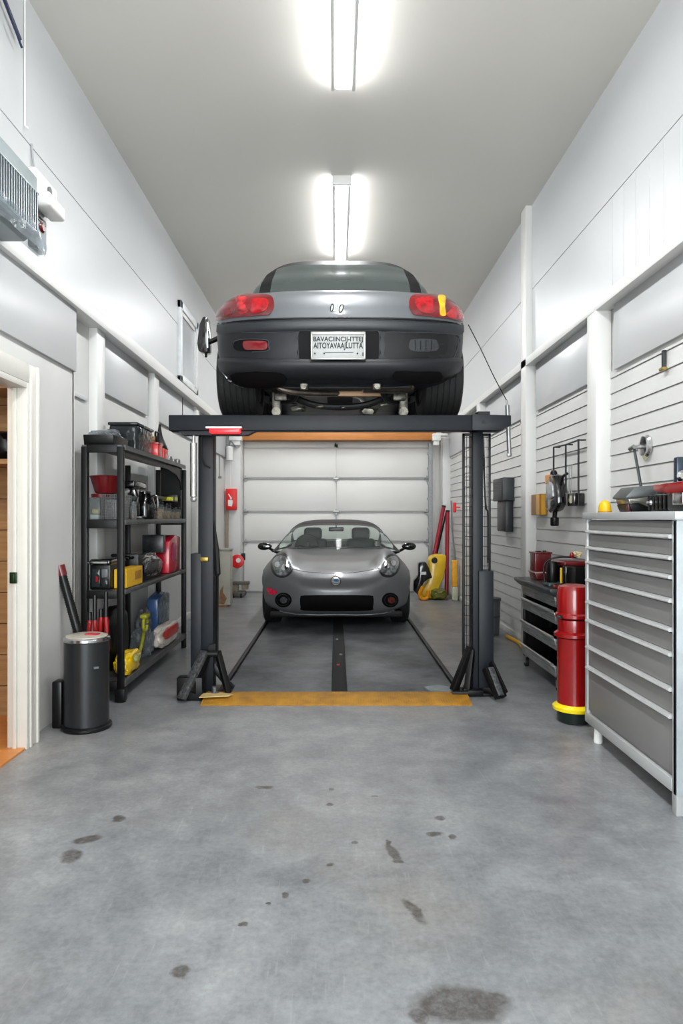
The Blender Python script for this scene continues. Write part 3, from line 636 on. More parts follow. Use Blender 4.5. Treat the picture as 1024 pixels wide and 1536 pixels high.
# third shelf
T = .811
t = thing('metal_toolbox', (-1.70, 5.2, T), 'small black and grey toolbox with clear drawers at near end of third shelf', 'toolbox')
bm = B(); rbox(bm, -1.82, -1.665, 5.04, 5.40, T+.001, T+.19, .012, 2); part('box_body', bm, black_plastic, t)
bm = B(); rbox(bm, -1.825, -1.66, 5.03, 5.41, T+.175, T+.225, .02, 3); part('lid', bm, gb, t)
bm = B(); cyl(bm, (-1.80, 5.022, T+.20), (-1.68, 5.022, T+.20), .012, n=10); part('lid_bar', bm, chrome, t)
for k, (x0, x1, z0, z1) in enumerate(((-1.80, -1.735, .02, .155), (-1.725, -1.68, .09, .155), (-1.725, -1.68, .02, .08))):
    bm = B(); rbox(bm, x0, x1, 5.02, 5.045, T+z0, T+z1, .006, 2); part('drawer', bm, [smoke, grey_plastic, smoke][k], t, ['clear drawer', None, 'clear drawer'][k])
bm = B(); box(bm, -1.765, -1.75, 5.014, 5.021, T+.06, T+.10); part('red_tab', bm, red_paint, t)
t = thing('jar', (-1.83, 5.06, T), 'small clear jar at wall side of near end of third shelf', 'jar')
bm = B(); lathe(bm, [(.02, 0), (.022, .01), (.022, .08), (.018, .09)], (-1.832, 5.02, T+.001), 14); part('jar_glass', bm, clear, t)
bm = B(); lathe(bm, [(.02, .09), (.02, .11)], (-1.832, 5.02, T+.001), 14); part('lid', bm, black_plastic, t)
t = thing('yellow_box', (-1.60, 5.4, T), 'yellow carton with dark print behind near post on third shelf', 'box')
bm = B(); rbox(bm, -1.66, -1.565, 5.10, 5.52, T+.003, T+.145, .004, 1); part('carton', bm, pm('yellow_card', (222, 172, 22), .45, var=.1, scale=30), t)
bm = B(); box(bm, -1.566, -1.562, 5.30, 5.48, T+.05, T+.115); part('print', bm, pm('ochre_print', (168, 118, 20), .5, var=.4, scale=50), t, 'darker print')
t = thing('tool_case', (-1.68, 5.9, T), 'large glossy black case in plastic film in middle of third shelf', 'case')
bm = B(); prism(bm, [(5.55, T+.002), (6.28, T+.002), (6.36, T+.12), (5.9, T+.20), (5.53, T+.24)], -1.83, -1.60, 'yz'); part('case_body', bm, black_plastic, t, bevel=.015)
bm = B(); blob(bm, (-1.71, 5.85, T+.205), (.12, .36, .03), 21, .18, 2.2, 4); part('film', bm, gb, t, 'shiny black film')
bm = B(); blob(bm, (-1.60, 5.95, T+.11), (.014, .3, .08), 23, .2, 2, 4); part('film', bm, gb, t, 'shiny black film')
t = thing('red_bag', (-1.63, 6.75, T), 'red printed box bag at far end of third shelf', 'bag')
bm = B(); prism(bm, [(6.42, T+.002), (6.86, T+.002), (6.88, T+.34), (6.66, T+.36), (6.45, T+.31)], -1.72, -1.57, 'yz'); part('bag_body', bm, pm('red_bag_film', (192, 14, 40), .25, var=.25, scale=9, coat=.3), t, bevel=.01)
bm = B(); blob(bm, (-1.566, 6.6, T+.2), (.006, .09, .08), 31, .4, 5, 3); part('bag_print', bm, pm('magenta_print', (186, 30, 96), .35, var=.3, scale=30), t, 'magenta print')
bm = B(); rbox(bm, -1.80, -1.60, 6.33, 6.41, T+.2, T+.37, .01, 2); solo('printed_box', bm, pm('black_white_print', (40, 42, 44), .3, var=.8, scale=16), 'black and white printed box leaning beside the red bag', 'box')
crumple('jar_pile', (-1.64, 6.93, T), (.05, .06, .03), clear, 'small clear tray at far end of third shelf', 'tray', 41)
# bottom shelf
T = .151
crumple('black_bag', (-1.76, 5.42, T), (.07, .24, .25), black_plastic, 'slumped black bag just behind near post on bottom shelf', 'bag', 51, .1)
t = thing('yellow_sack', (-1.58, 5.3, T), 'shiny yellow sack at near end of bottom shelf', 'sack')
bm = B(); blob(bm, (-1.61, 5.28, T+.08), (.065, .21, .085), 53, .22, 2.2, 4, flat=T+.001); part('sack_body', bm, pm('yellow_film', (232, 190, 10), .22, var=.08, coat=.4), t)
bm = B(); blob(bm, (-1.53, 5.24, T+.12), (.02, .06, .03), 54, .2); part('sack_print', bm, pm('grey_green_print', (150, 150, 90), .4, var=.5, scale=70), t, 'grey print')
t = thing('coiled_strap', (-1.66, 5.72, T), 'yellow green coiled strap standing on bottom shelf', 'strap')
olive = pm('olive_yellow', (150, 150, 30), .45, var=.35, scale=30)
bm = B(); cy = 5.72; cz = T+.30
tube(bm, [(-1.60, cy+.055*math.cos(a), cz+.06*math.sin(a)) for a in [k*PI/10 for k in range(20)]], .014, 8); part('strap_loop', bm, olive, t)
bm = B(); rbox(bm, -1.63, -1.57, cy-.06, cy+.06, cz+.05, cz+.085, .012, 2); part('strap_buckle', bm, olive, t)
bm = B(); tube(bm, smooth_path([(-1.61, cy, cz-.06), (-1.63, cy+.03, T+.16), (-1.66, cy+.02, T+.02)]), .014, 8); part('strap_tail', bm, olive, t)
crumple('wrap_bundle', (-1.67, 5.88, T), (.09, .10, .12), wrap, 'crumpled clear wrap between yellow sack and red white bag', 'wrap', 57, .3, sub=4)
t = thing('blue_bag', (-1.67, 6.7, T), 'upright translucent blue bag at far end of bottom shelf', 'bag')
bm = B(); prism(bm, [(6.50, T+.002), (6.92, T+.002), (6.95, T+.43), (6.74, T+.46), (6.48, T+.42)], -1.80, -1.69, 'yz'); part('bag_body', bm, pm('blue_film', (62, 92, 140), .25, var=.3, scale=6, bump=.8, bscale=12), t, bevel=.02)
bm = B(); blob(bm, (-1.68, 6.66, T+.27), (.012, .18, .17), 61, .35, 4, 4); part('bag_front', bm, wrap, t, 'clear front')
t = thing('packed_bag', (-1.61, 6.4, T), 'long red and white packed bag lying on bottom shelf', 'bag')
bm = B(); blob(bm, (-1.60, 6.42, T+.10), (.06, .40, .10), 63, .16, 2.5, 4, flat=T+.001); part('bag_body', bm, pm('white_bag_film', (202, 194, 184), .25, var=.15, scale=8, bump=.7, bscale=14), t)
bm = B(); blob(bm, (-1.542, 6.4, T+.13), (.012, .28, .05), 64, .25, 3, 3); part('red_stripe', bm, pm('red_print2', (196, 50, 40), .3, var=.25, scale=12), t, 'red print')
crumple('strap_bundle', (-1.76, 6.25, T+.0), (.06, .12, .17), grey_plastic, 'dark grey bundle of straps behind the packed bag', 'bundle', 66, .3)

# ============================================================ bin and tools standing left
BX, BY = -1.60, 4.38
t = thing('trash_can', (BX, BY, 0), 'tall black cylindrical pedal bin with a bright lid by the doorway', 'bin')
bk = pm('satin_black_bin', (38, 40, 42), .33, .3, var=.06, scale=5)
bm = B(); lathe(bm, [(.138, .03), (.138, .555), (.134, .56)], (BX, BY, 0), 40); part('bin_body', bm, bk, t)
bm = B(); lathe(bm, [(.150, 0), (.158, .01), (.158, .022), (.142, .032)], (BX, BY-.005, 0), 40); part('base_ring', bm, black_plastic, t)
bm = B(); lathe(bm, [(.138, .556), (.144, .562), (.144, .578), (.138, .584), (.128, .586)], (BX, BY, 0), 40); part('rim', bm, chrome, t)
bm = B(); lathe(bm, [(.13, .580), (.129, .589), (.10, .597), (.01, .60)], (BX, BY, 0), 40); part('lid', bm, pm('pale_lid', (196, 190, 176), .25, .2, var=.12), t, 'pale shiny lid')
bm = B(); box(bm, BX+.085, BX+.115, BY-.119, BY-.105, .40, .412, rot=(0, 0, .6)); part('maker_plate', bm, grey_plastic, t)
bm = B(); rbox(bm, BX-.21, BX-.145, BY-.04, BY+.06, 0, .30, .012, 2); part('hinge_housing', bm, black_plastic, t)
bm = B(); prism(bm, [(BX+.0, BY-.04), (BX+.08, BY-.05), (BX+.09, BY-.01), (BX+.01, BY+.01)], .598, .604, 'xy'); solo('cloth_scrap', bm, pm('red_cloth', (176, 36, 50), .6), 'small red cloth scrap lying on the bin lid', 'cloth')
# long tube with a red cap, leaning against the wall
t = thing('leaning_tube', (-1.55, 4.75, 0), 'long black ribbed tube with red cap leaning on left wall', 'tube')
a = at(133, 985, 4.62); a.z = .015; a.x = -1.60; b = at(89, 848, 4.62); a.y = 4.64; b.y = 4.62; d = (b-a)
bm = B(); cyl(bm, a, a+d*.94, .031, .028, n=16)
for k in range(30):
    p = a+d*(.45+.48*k/30); cyl(bm, p, p+d*.006, .0325, n=14)
part('tube_body', bm, black_plastic, t)
bm = B(); cyl(bm, a+d*.93, b, .033, .035, n=16); part('cap', bm, dark_red, t, 'red cap')
for k, (x, y, h, lab) in enumerate(((-1.685, 4.72, .69, 'shorter red handled bolt cutter standing behind the black bin'), (-1.615, 4.74, .71, 'taller red handled bolt cutter standing behind the black bin'))):
    t = thing('bolt_cutter', (x, y, 0), lab, 'tool')
    for s in (-1, 1):
        bm = B(); tube(bm, smooth_path([(x+s*.014, y, .22), (x+s*.026, y, h*.6), (x+s*.017, y, h*.92)]), [.012]*6+[.017]*7, 8); part('handle', bm, red_paint, t)
        bm = B(); cyl(bm, (x+s*.017, y, h*.9), (x+s*.018, y, h*(1.0 if s < 0 else 1.17)), .015, n=10); part('grip', bm, black_plastic, t)
    bm = B(); prism(bm, [(x-.03, .24), (x+.03, .24), (x+.035, .10), (x+.012, .0), (x-.012, .0), (x-.035, .10)], y-.012, y+.012); part('jaw', bm, black_steel, t, bevel=.003)

# ============================================================ wall heater high left
t = thing('wall_heater', (UL, 3.3, 2.9), 'grey heater unit with ribbed grille high on the left wall', 'heater')
HX = -1.62; y0, y1, z0, z1 = 2.75, 3.70, 2.84, 3.19
hm = pm('heater_shell', (150, 160, 162), .35, .3, var=.06)
bm = B(); prism(bm, [(UL, z0), (HX-.07, z0), (HX, z0+.05), (HX, z1-.005), (HX-.005, z1), (UL, z1)], y0, y1, 'xz'); part('housing', bm, hm, t, bevel=.004)
bm = B(); box(bm, HX-.002, HX+.004, y0+.04, y1-.03, z0+.045, z1-.095); part('grille_back', bm, pm('heater_dark', (40, 44, 46), .5), t)
bm = B()
for k in range(34):
    y = y0+.05+k*.0265; box(bm, HX+.003, HX+.012, y, y+.009, z0+.045, z1-.095)
part('grille', bm, pm('grille_grey', (118, 126, 130), .35, .4), t)
bm = B(); box(bm, HX-.02, HX+.014, y0, y1+.0, z0+.028, z0+.045); box(bm, HX-.01, HX+.014, y0, y1, z1-.1, z1-.088); part('grille_frame', bm, hm, t, bevel=.003)
bm = B(); sheet = []
for i in range(14):
    for j in range(7):
        y = 2.8+i*.07; z = 2.90-j*.022; sheet.append(bm.verts.new((HX+.028+.012*math.sin(i*1.3+j)+.01*j*.3, y, z+.01*math.sin(i*.9))))
for i in range(13):
    for j in range(6): bm.faces.new((sheet[i*7+j], sheet[i*7+j+1], sheet[(i+1)*7+j+1], sheet[(i+1)*7+j]))
bmesh.ops.solidify(bm, geom=bm.faces[:], thickness=.0015)
part('hanging_film', bm, wrap, t, 'clear film hanging under the grille')
t = thing('sensor_box', (UL, 4.15, 3.2), 'white plastic sensor box beside the wall heater', 'sensor')
bm = B(); rbox(bm, UL, -1.765, 4.02, 4.34, 3.24, 3.42, .02, 3); part('box_body', bm, white_plastic, t)
bm = B(); rbox(bm, -1.80, -1.70, 4.05, 4.30, 3.20, 3.29, .02, 3); part('front_shell', bm, white_plastic, t)
bm = B(); lathe(bm, [(.028, 0), (.028, .008), (.012, .014)], (-1.765, 4.2, 3.35), 16, axis='x'); part('sensor_eye', bm, grey_plastic, t, 'grey lens')
t = thing('wall_switch', (UL, 4.2, 2.98), 'small clear cased switch with dark red badge below the sensor box', 'switch')
bm = B(); rbox(bm, UL, UL+.05, 4.08, 4.24, 2.97, 3.18, .01, 2); part('case', bm, glassy('case_clear', (215,220,222), .9, .1, .2), t)
bm = B(); lathe(bm, [(.026, 0), (.03, .006), (.02, .016)], (UL+.05, 4.16, 3.11), 16, axis='x', sx=1.3); part('badge', bm, dark_red, t, 'dark red badge')
bm = B(); box(bm, UL+.048, UL+.054, 4.10, 4.22, 3.14, 3.165); part('badge_bar', bm, black_plastic, t)
# ============================================================ grey drawer cabinet, right
cx0, cx1, cy0, cy1 = 1.53, 1.965, 3.07, 4.20
t = thing('drawer_cabinet', (1.75, 3.6, 0), 'tall grey steel cabinet with eight drawers on the right', 'cabinet')
cg = pm('cabinet_grey', (128, 127, 126), .42, .15, var=.03, scale=4, bump=.03, bscale=120)
cl = pm('cabinet_light_grey', (176, 178, 178), .4, .15, var=.03, scale=4)
lip = pm('drawer_lip', (205, 206, 206), .3, .35, var=.04)
bm = B(); box(bm, cx0+.02, cx1, cy0+.03, cy1-.02, .13, 1.33); part('body', bm, cg, t)
bm = B(); box(bm, cx0-.012, cx1, cy0-.01, cy1+.012, 1.335, 1.375); part('top', bm, cl, t, bevel=.004)
bm = B(); box(bm, cx0, cx0+.05, cy0, cy0+.045, 0, 1.335); part('corner_post', bm, cl, t, bevel=.004)
bm = B(); box(bm, cx0, cx1, cy0-.004, cy0+.03, .09, 1.335); part('side_panel', bm, pm('cabinet_pale', (158, 166, 170), .4, .1), t, bevel=.003)
bm = B(); box(bm, cx0, cx0+.03, cy1-.035, cy1, .13, 1.335); part('corner_post', bm, cl, t, bevel=.004)
bm = B(); box(bm, cx0-.002, cx0+.03, cy0+.045, cy1, .095, .155); part('bottom_rail', bm, cl, t, bevel=.004)
bm = B(); lathe(bm, [(.024, 0), (.026, .01), (.022, .10)], (cx0+.035, cy1-.12, 0), 14); part('leg', bm, white_plastic, t, 'white leg')
bm = B(); lathe(bm, [(.024, 0), (.026, .01), (.022, .13)], (cx1-.05, cy1-.12, 0), 14); part('leg', bm, white_plastic, t, 'white leg')
zs = [1.325, 1.262, 1.164, 1.076, .968, .835, .722, .562, .438, .165]
for k in range(9):
    bm = B(); zt, zb = zs[k]-.004, zs[k+1]+.010
    if k == 0: box(bm, cx0+.008, cx0+.03, cy0+.05, cy1-.04, zb, zt); d = part('drawer', bm, cg, t, 'plain top strip'); d.name = 'fascia'; continue
    box(bm, cx0+.008, cx0+.03, cy0+.05, cy1-.04, zb, zt-.016); d = part('drawer', bm, cg, t, bevel=.002)
    bm = B(); zz = zs[k]; prism(bm, [(cx0+.012, zz+.008), (cx0-.012, zz+.004), (cx0-.016, zz-.006), (cx0-.010, zz-.012), (cx0+.012, zz-.012)], cy0+.05, cy1-.04, 'xz'); part('drawer_lip', bm, lip, d, 'light grey lip')

TC = 1.376
t = thing('plastic_dome', (1.60, 4.1, TC), 'small yellow plastic dome on far corner of the cabinet top', 'dome')
bm = B(); lathe(bm, [(.036, 0), (.038, .01), (.034, .045), (.022, .066), (.006, .074)], (1.625, 4.13, TC), 20, sy=1.2); part('dome_body', bm, yellow, t)
bm = B(); lathe(bm, [(.040, 0), (.040, .006)], (1.625, 4.13, TC), 20, sy=1.2); part('dome_rim', bm, pm('amber_rim', (170, 120, 20), .4), t)
t = thing('metal_case', (1.75, 3.95, TC), 'grey lidded metal case with clear front on the cabinet top', 'case')
bm = B(); prism(bm, [(1.645, TC+.085), (1.70, TC+.145), (1.84, TC+.155), (1.93, TC+.155), (1.93, TC+.105), (1.66, TC+.075)], 3.88, 4.08, 'xz'); part('lid', bm, pm('grey_lid', (88, 92, 92), .35, .3), t, bevel=.006)
bm = B(); prism(bm, [(1.665, TC+.075), (1.93, TC+.105), (1.93, TC+.02), (1.80, TC+.02), (1.72, TC+.055), (1.675, TC+.045)], 3.89, 4.07, 'xz'); part('case_body', bm, pm('silver_case', (150, 148, 140), .25, .7, var=.25, scale=12), t, bevel=.004)
bm = B(); prism(bm, [(1.67, TC+.045), (1.73, TC+.052), (1.80, TC+.018), (1.93, TC+.018), (1.93, TC), (1.69, TC)], 3.89, 4.07, 'xz'); part('case_base', bm, black_plastic, t, bevel=.003)
bm = B(); rbox(bm, 1.665, 1.685, 3.90, 3.93, TC, TC+.05, .006, 2); part('side_clip', bm, pm('maroon', (70, 30, 34), .4), t)
t = thing('engine_block', (1.75, 3.5, TC), 'black oily machine part with bright fittings on the cabinet top', 'machine')
bm = B(); rbox(bm, 1.74, 1.94, 3.46, 3.80, TC, TC+.10, .02, 3); rbox(bm, 1.76, 1.93, 3.54, 3.76, TC+.08, TC+.145, .02, 3)
for k in range(6): rbox(bm, 1.71, 1.75, 3.50+k*.045, 3.53+k*.045, TC+.01, TC+.09, .006, 2)
part('block', bm, pm('oily_black', (16, 16, 17), .22, .3, var=.3, scale=40), t)
for (x, y, z) in ((1.74, 3.54, .115), (1.755, 3.68, .13), (1.73, 3.49, .075), (1.70, 3.7, .05), (1.73, 3.48, .03)):
    bm = B(); lathe(bm, [(.013, 0), (.015, .006), (.009, .022)], (x, y, TC+z), 12, axis='x'); cyl(bm, (x-.02, y, TC+z), (x+.02, y, TC+z), .007, n=8); part('fitting', bm, chrome, t, 'chrome fitting')
t = thing('red_tool_case', (1.75, 3.35, TC+.1), 'red topped black case at near end of the cabinet top', 'case')
bm = B(); prism(bm, [(3.05, TC+.115), (3.35, TC+.115), (3.50, TC+.135), (3.50, TC+.165), (3.05, TC+.17)], 1.595, 1.90, 'yz')
bmesh.ops.translate(bm, vec=(0, -.06, -.030), verts=bm.verts[:])
part('lid', bm, red_paint, t, 'red lid', bevel=.006)
bm = B(); rbox(bm, 1.61, 1.90, 3.06, 3.33, TC, TC+.086, .015, 2); part('case_body', bm, black_plastic, t)
bm = B(); rbox(bm, 1.598, 1.613, 3.15, 3.25, TC+.03, TC+.09, .005, 2); part('latch', bm, chrome, t)
t = thing('metal_plate', (1.93, 3.84, TC), 'blue grey metal plate standing behind the red case', 'plate')
bm = B(); rbox(bm, 1.905, 1.965, 3.82, 3.865, TC+.0, TC+.31, .01, 2); part('plate_body', bm, pm('blue_steel', (62, 72, 84), .3, .6, var=.5, scale=9), t)
bm = B(); lathe(bm, [(.03, 0), (.034, .008), (.02, .02)], (1.935, 3.82, TC+.2), 14, axis='y'); part('dial', bm, chrome, t)

# ============================================================ red canister
t = thing('red_canister', (1.565, 4.50, 0), 'tall glossy red canister with yellow ring behind the grey cabinet', 'canister')
cc = (1.565, 4.50, 0)
bm = B(); lathe(bm, [(.105, .10), (.105, .545), (.108, .555)], cc, 32); part('body', bm, red_paint, t)
bm = B(); lathe(bm, [(.105, .555), (.125, .565), (.125, .585), (.105, .60)], cc, 32); part('band', bm, red_paint, t)
bm = B(); lathe(bm, [(.100, .595), (.103, .66), (.10, .675)], cc, 32); part('neck', bm, red_paint, t)
bm = B(); lathe(bm, [(.10, .68), (.118, .69), (.118, .71), (.106, .72), (.106, .86), (.095, .892), (.06, .905), (.01, .908)], cc, 32); part('domed_top', bm, red_paint, t)
bm = B(); lathe(bm, [(.108, .075), (.133, .085), (.135, .105), (.108, .125)], cc, 32); part('yellow_ring', bm, pm('yellow_rubber', (230, 205, 15), .35), t)
bm = B(); lathe(bm, [(.085, 0), (.10, .01), (.112, .08), (.10, .10)], cc, 32); part('base', bm, pm('dark_green_base', (18, 30, 26), .3), t)
bm = B(); cyl(bm, (1.45, 4.45, .70), (1.46, 4.42, .70), .012, n=10); part('clasp', bm, chrome, t)

# ============================================================ black tool cart
t = thing('tool_cart', (1.82, 5.7, 0), 'black wheeled tool cart with open shelves against the right wall', 'cart')
x0, x1, y0, y1 = 1.70, 1.965, 5.22, 6.22
bm = B(); prism(bm, [(x0-.07, .80), (x0-.075, .775), (x0-.02, .73), (x1, .73), (x1, .80)], y0-.03, y1+.03, 'xz'); part('tray_top', bm, pm('cart_top', (62, 66, 68), .3, .5, var=.2), t, bevel=.005)
for (x, y) in ((x0, y0), (x0, y1-.035), (x1-.035, y0), (x1-.035, y1-.035)):
    bm = B(); box(bm, x, x+.035, y, y+.035, .09, .74); part('upright', bm, black_steel, t, bevel=.004)
bm = B(); box(bm, x0+.03, x1, y0+.002, y0+.012, .10, .74); part('end_panel', bm, black_steel, t)
bm = B(); box(bm, x0+.03, x1, y1-.012, y1-.002, .10, .74); part('end_panel', bm, black_steel, t)
bm = B(); box(bm, x1-.012, x1, y0+.01, y1-.01, .10, .74); part('back_panel', bm, black_steel, t)
scuff2 = pm('scuffed_dark_steel', (176, 178, 178), .3, .8, var=.45, scale=35, stretch=(1, .15, 3))
for k, z in enumerate((.12, .33, .53, .66)):
    bm = B(); box(bm, x0+.004, x1-.01, y0+.012, y1-.01, z, z+.012); s = part('shelf', bm, black_steel, t)
    bm = B(); prism(bm, [(x0-.022, z+.075), (x0-.012, z+.08), (x0+.008, z+.07), (x0+.008, z-.005), (x0-.010, z-.01)], y0+.03, y1-.03, 'xz'); part('front_lip', bm, scuff2, s, 'scuffed steel lip', bevel=.003)
    if k < 3:
        bm = B(); cyl(bm, (x0-.03, y0+.06, z+.085), (x0-.03, y1-.06, z+.085), .013, n=10)
        for y in (y0+.08, y1-.08): cyl(bm, (x0-.03, y, z+.085), (x0+.01, y, z+.05), .007, n=6)
        part('pull_bar', bm, scuff2, s)
for (x, y) in ((x0+.02, y0+.05), (x0+.02, y1-.05), (x1-.03, y0+.05), (x1-.03, y1-.05)):
    bm = B(); cyl(bm, (x-.014, y, .04), (x+.014, y, .04), .04, n=18); w = part('caster', bm, rubber, t)
    bm = B(); box(bm, x-.022, x-.015, y-.015, y+.015, .03, .10); box(bm, x+.015, x+.022, y-.015, y+.015, .03, .10); box(bm, x-.022, x+.022, y-.02, y+.02, .085, .10); part('caster_fork', bm, steel, w)
TT = .801
t = thing('red_fuel_can', (1.80, 6.1, TT), 'dark red square can standing in a tray on the tool cart', 'can')
bm = B(); rbox(bm, 1.735, 1.885, 5.98, 6.12, TT+.068, TT+.235, .012, 3); part('can_body', bm, dark_red, t)
bm = B(); rbox(bm, 1.728, 1.892, 5.972, 6.128, TT+.225, TT+.238, .004, 2); part('can_rim', bm, dark_red, t)
bm = B(); lathe(bm, [(.015, 0), (.015, .012)], (1.845, 6.05, TT+.238), 12); box(bm, 1.77, 1.81, 6.03, 6.07, TT+.238, TT+.246); part('can_cap', bm, black_plastic, t)
t = thing('red_parts_tray', (1.81, 6.05, TT), 'dark red shallow tray on the tool cart under the square can', 'tray')
bm = B(); prism(bm, [(1.745, TT+.001), (1.935, TT+.001), (1.945, TT+.062), (1.73, TT+.062)], 5.94, 6.14, 'xz'); part('tray_body', bm, dark_red, t, bevel=.005)
bm = B(); box(bm, 1.725, 1.95, 5.935, 6.145, TT+.058, TT+.066); part('tray_rim', bm, pm('pink_white_rim', (205, 160, 156), .4), t)
t = thing('air_compressor', (1.82, 5.5, TT), 'black and red portable compressor with hoop handle on the tool cart', 'compressor')
bm = B(); rbox(bm, 1.76, 1.955, 5.27, 5.55, TT+.02, TT+.175, .02, 3); part('compressor_body', bm, gb, t)
bm = B(); rbox(bm, 1.755, 1.955, 5.265, 5.555, TT+.165, TT+.205, .015, 3); part('shroud', bm, dark_red, t, 'dark red shroud')
bm = B(); lathe(bm, [(.04, 0), (.045, .01), (.045, .14), (.035, .16), (.02, .165)], (1.715, 5.42, TT+.03), 18); part('tank', bm, black_plastic, t)
bm = B(); cyl(bm, (1.69, 5.36, TT+.0), (1.69, 5.36, TT+.02), .02, n=10); rbox(bm, 1.66, 1.80, 5.33, 5.50, TT+.001, TT+.03, .008, 2); part('compressor_foot', bm, pm('teal_grey', (44, 66, 66), .4), t)
bm = B(); tube(bm, smooth_path([(1.665, 5.45, TT+.02), (1.66, 5.46, TT+.13), (1.68, 5.46, TT+.19), (1.76, 5.44, TT+.225), (1.9, 5.40, TT+.228)]), .008, 8); part('hoop_handle', bm, black_steel, t)
bm = B(); cyl(bm, (1.755, 5.33, TT+.03), (1.755, 5.33, TT+.15), .009, n=8); part('yellow_tube', bm, yellow, t, 'yellow tube')
bm = B(); lathe(bm, [(.014, 0), (.02, .02), (.008, .045)], (1.85, 5.36, TT+.225), 10); part('red_knob', bm, red_paint, t, 'red knob')
bm = B(); blob(bm, (1.91, 5.42, TT+.25), (.03, .05, .022), 71, .3); solo('rag', bm, pm('cream_cloth', (222, 206, 160), .8), 'crumpled cream rag on the compressor handle', 'rag')
bm = B(); rbox(bm, 1.66, 1.72, 5.21, 5.27, TT+.001, TT+.03, .005, 2); solo('red_block', bm, dark_red, 'small dark red block on near corner of the tool cart', 'block')

# ============================================================ things on the right wall
W = XR-.012
t = thing('towel_dispenser', (W, 7.9, 1.2), 'dark grey wall box with stepped lower half behind the right post', 'dispenser')
dg = pm('dark_grey_metal', (54, 58, 60), .45, .3, var=.12)
bm = B(); rbox(bm, W-.13, W, 7.62, 8.10, 1.53, 1.79, .012, 2); part('upper_box', bm, dg, t)
bm = B(); rbox(bm, W-.09, W, 7.66, 8.06, 1.18, 1.53, .012, 2); part('lower_box', bm, pm('darker_metal', (40, 43, 46), .4, .3), t)
bm = B()
for k in range(9): box(bm, W-.134, W-.13, 7.66, 8.06, 1.56+k*.023, 1.565+k*.023)
part('vent_slots', bm, black_plastic, t)
t = thing('wall_box', (W, 6.58, 1.36), 'amber and brown box on right wall beside the column', 'box')
bm = B(); rbox(bm, W-.075, W, 6.42, 6.70, 1.365, 1.565, .004, 1); part('box_body', bm, pm('brown_card', (140, 98, 44), .45, var=.15), t)
bm = B(); box(bm, W-.079, W-.074, 6.43, 6.52, 1.37, 1.56); box(bm, W-.06, W-.02, 6.415, 6.42, 1.37, 1.56); part('amber_panel', bm, pm('amber_plastic', (196, 146, 40), .3), t, 'amber panel')
t = thing('orange_sign', (W, 6.35, 1.65), 'small orange label plate high on right wall', 'sign')
bm = B(); rbox(bm, W-.025, W, 6.13, 6.42, 1.655, 1.74, .004, 1); part('sign_plate', bm, pm('orange_plastic', (200, 126, 24), .35), t)
bm = B(); box(bm, W-.027, W-.025, 6.17, 6.25, 1.68, 1.715); box(bm, W-.027, W-.025, 6.28, 6.30, 1.68, 1.715); part('sign_mark', bm, pm('brown_ink', (110, 62, 18), .5), t)
# wire rack with black power tool
t = thing('wire_rack', (W, 5.75, 1.6), 'black wire rack fixed to the right wall above the tool cart', 'rack')
R = 1.93; zt = lambda y: 1.35+.0
bm = B()
top = [(R, 6.00, 1.96), (R, 5.50, 2.0-.06)]
ya, yb, yc_ = 6.06, 5.74, 5.44
r0 = at(837, 671, ya); r1 = at(850, 667, yb); r2 = at(866, 660, yc_)
for p in (r0, r1, r2): p.x = R
tube(bm, [r0, r1, r2], .008, 8)
for p, zb in ((r0, 1.55), (r1, 1.55), (r2, 1.44)):
    cyl(bm, p, (R, p.y, zb), .008, n=8); cyl(bm, p, (W, p.y, p.z), .006, n=6)
part('rack_frame', bm, black_steel, t)
bm = B(); cyl(bm, (R, 5.6, 1.44), (R, 5.6, 1.78), .005, n=6); cyl(bm, (R, 5.66, 1.44), (R, 5.66, 1.78), .005, n=6); part('hook_rods', bm, steel, t)
t = thing('power_tool', (1.87, 5.83, 1.4), 'black power tool with clear shield hanging on the wire rack', 'power tool')
bm = B(); prism(bm, [(5.98, 1.66), (5.88, 1.72), (5.76, 1.70), (5.70, 1.60), (5.68, 1.45), (5.76, 1.40), (5.90, 1.38), (6.02, 1.42), (6.03, 1.50)], 1.84, 1.92, 'yz'); part('tool_body', bm, gb, t, bevel=.02)
bm = B(); prism(bm, [(5.95, 1.62), (5.86, 1.65), (5.78, 1.62), (5.76, 1.52), (5.84, 1.50), (5.94, 1.51)], 1.825, 1.845, 'yz'); part('clear_shield', bm, pm('cloudy_shield', (165, 168, 168), .2, .2, var=.25, scale=20), t, 'cloudy clear shield', bevel=.006)
bm = B(); lathe(bm, [(.03, 0), (.036, .01), (.036, .07), (.02, .08)], (1.88, 5.88, 1.27), 14); cyl(bm, (1.88, 5.88, 1.34), (1.88, 5.86, 1.42), .02, n=10); part('tool_handle', bm, black_plastic, t)
bm = B(); lathe(bm, [(.03, 0), (.03, .03), (.02, .05)], (1.88, 5.90, 1.70), 14); part('tool_knob', bm, black_plastic, t)
bm = B(); tube(bm, smooth_path([(1.88, 5.72, 1.6), (1.88, 5.66, 1.68), (1.88, 5.56, 1.70)]), .012, 8); part('tool_hose', bm, black_plastic, t)
t = thing('black_box', (1.9, 5.6, 1.4), 'small black square box at foot of the wire rack', 'box')
bm = B(); rbox(bm, 1.90, W, 5.46, 5.62, 1.435, 1.54, .01, 2); part('box_body', bm, gb, t)
bm = B(); box(bm, 1.897, 1.901, 5.51, 5.55, 1.46, 1.52); part('indicator', bm, pm('pale_label', (190, 188, 150), .5), t)
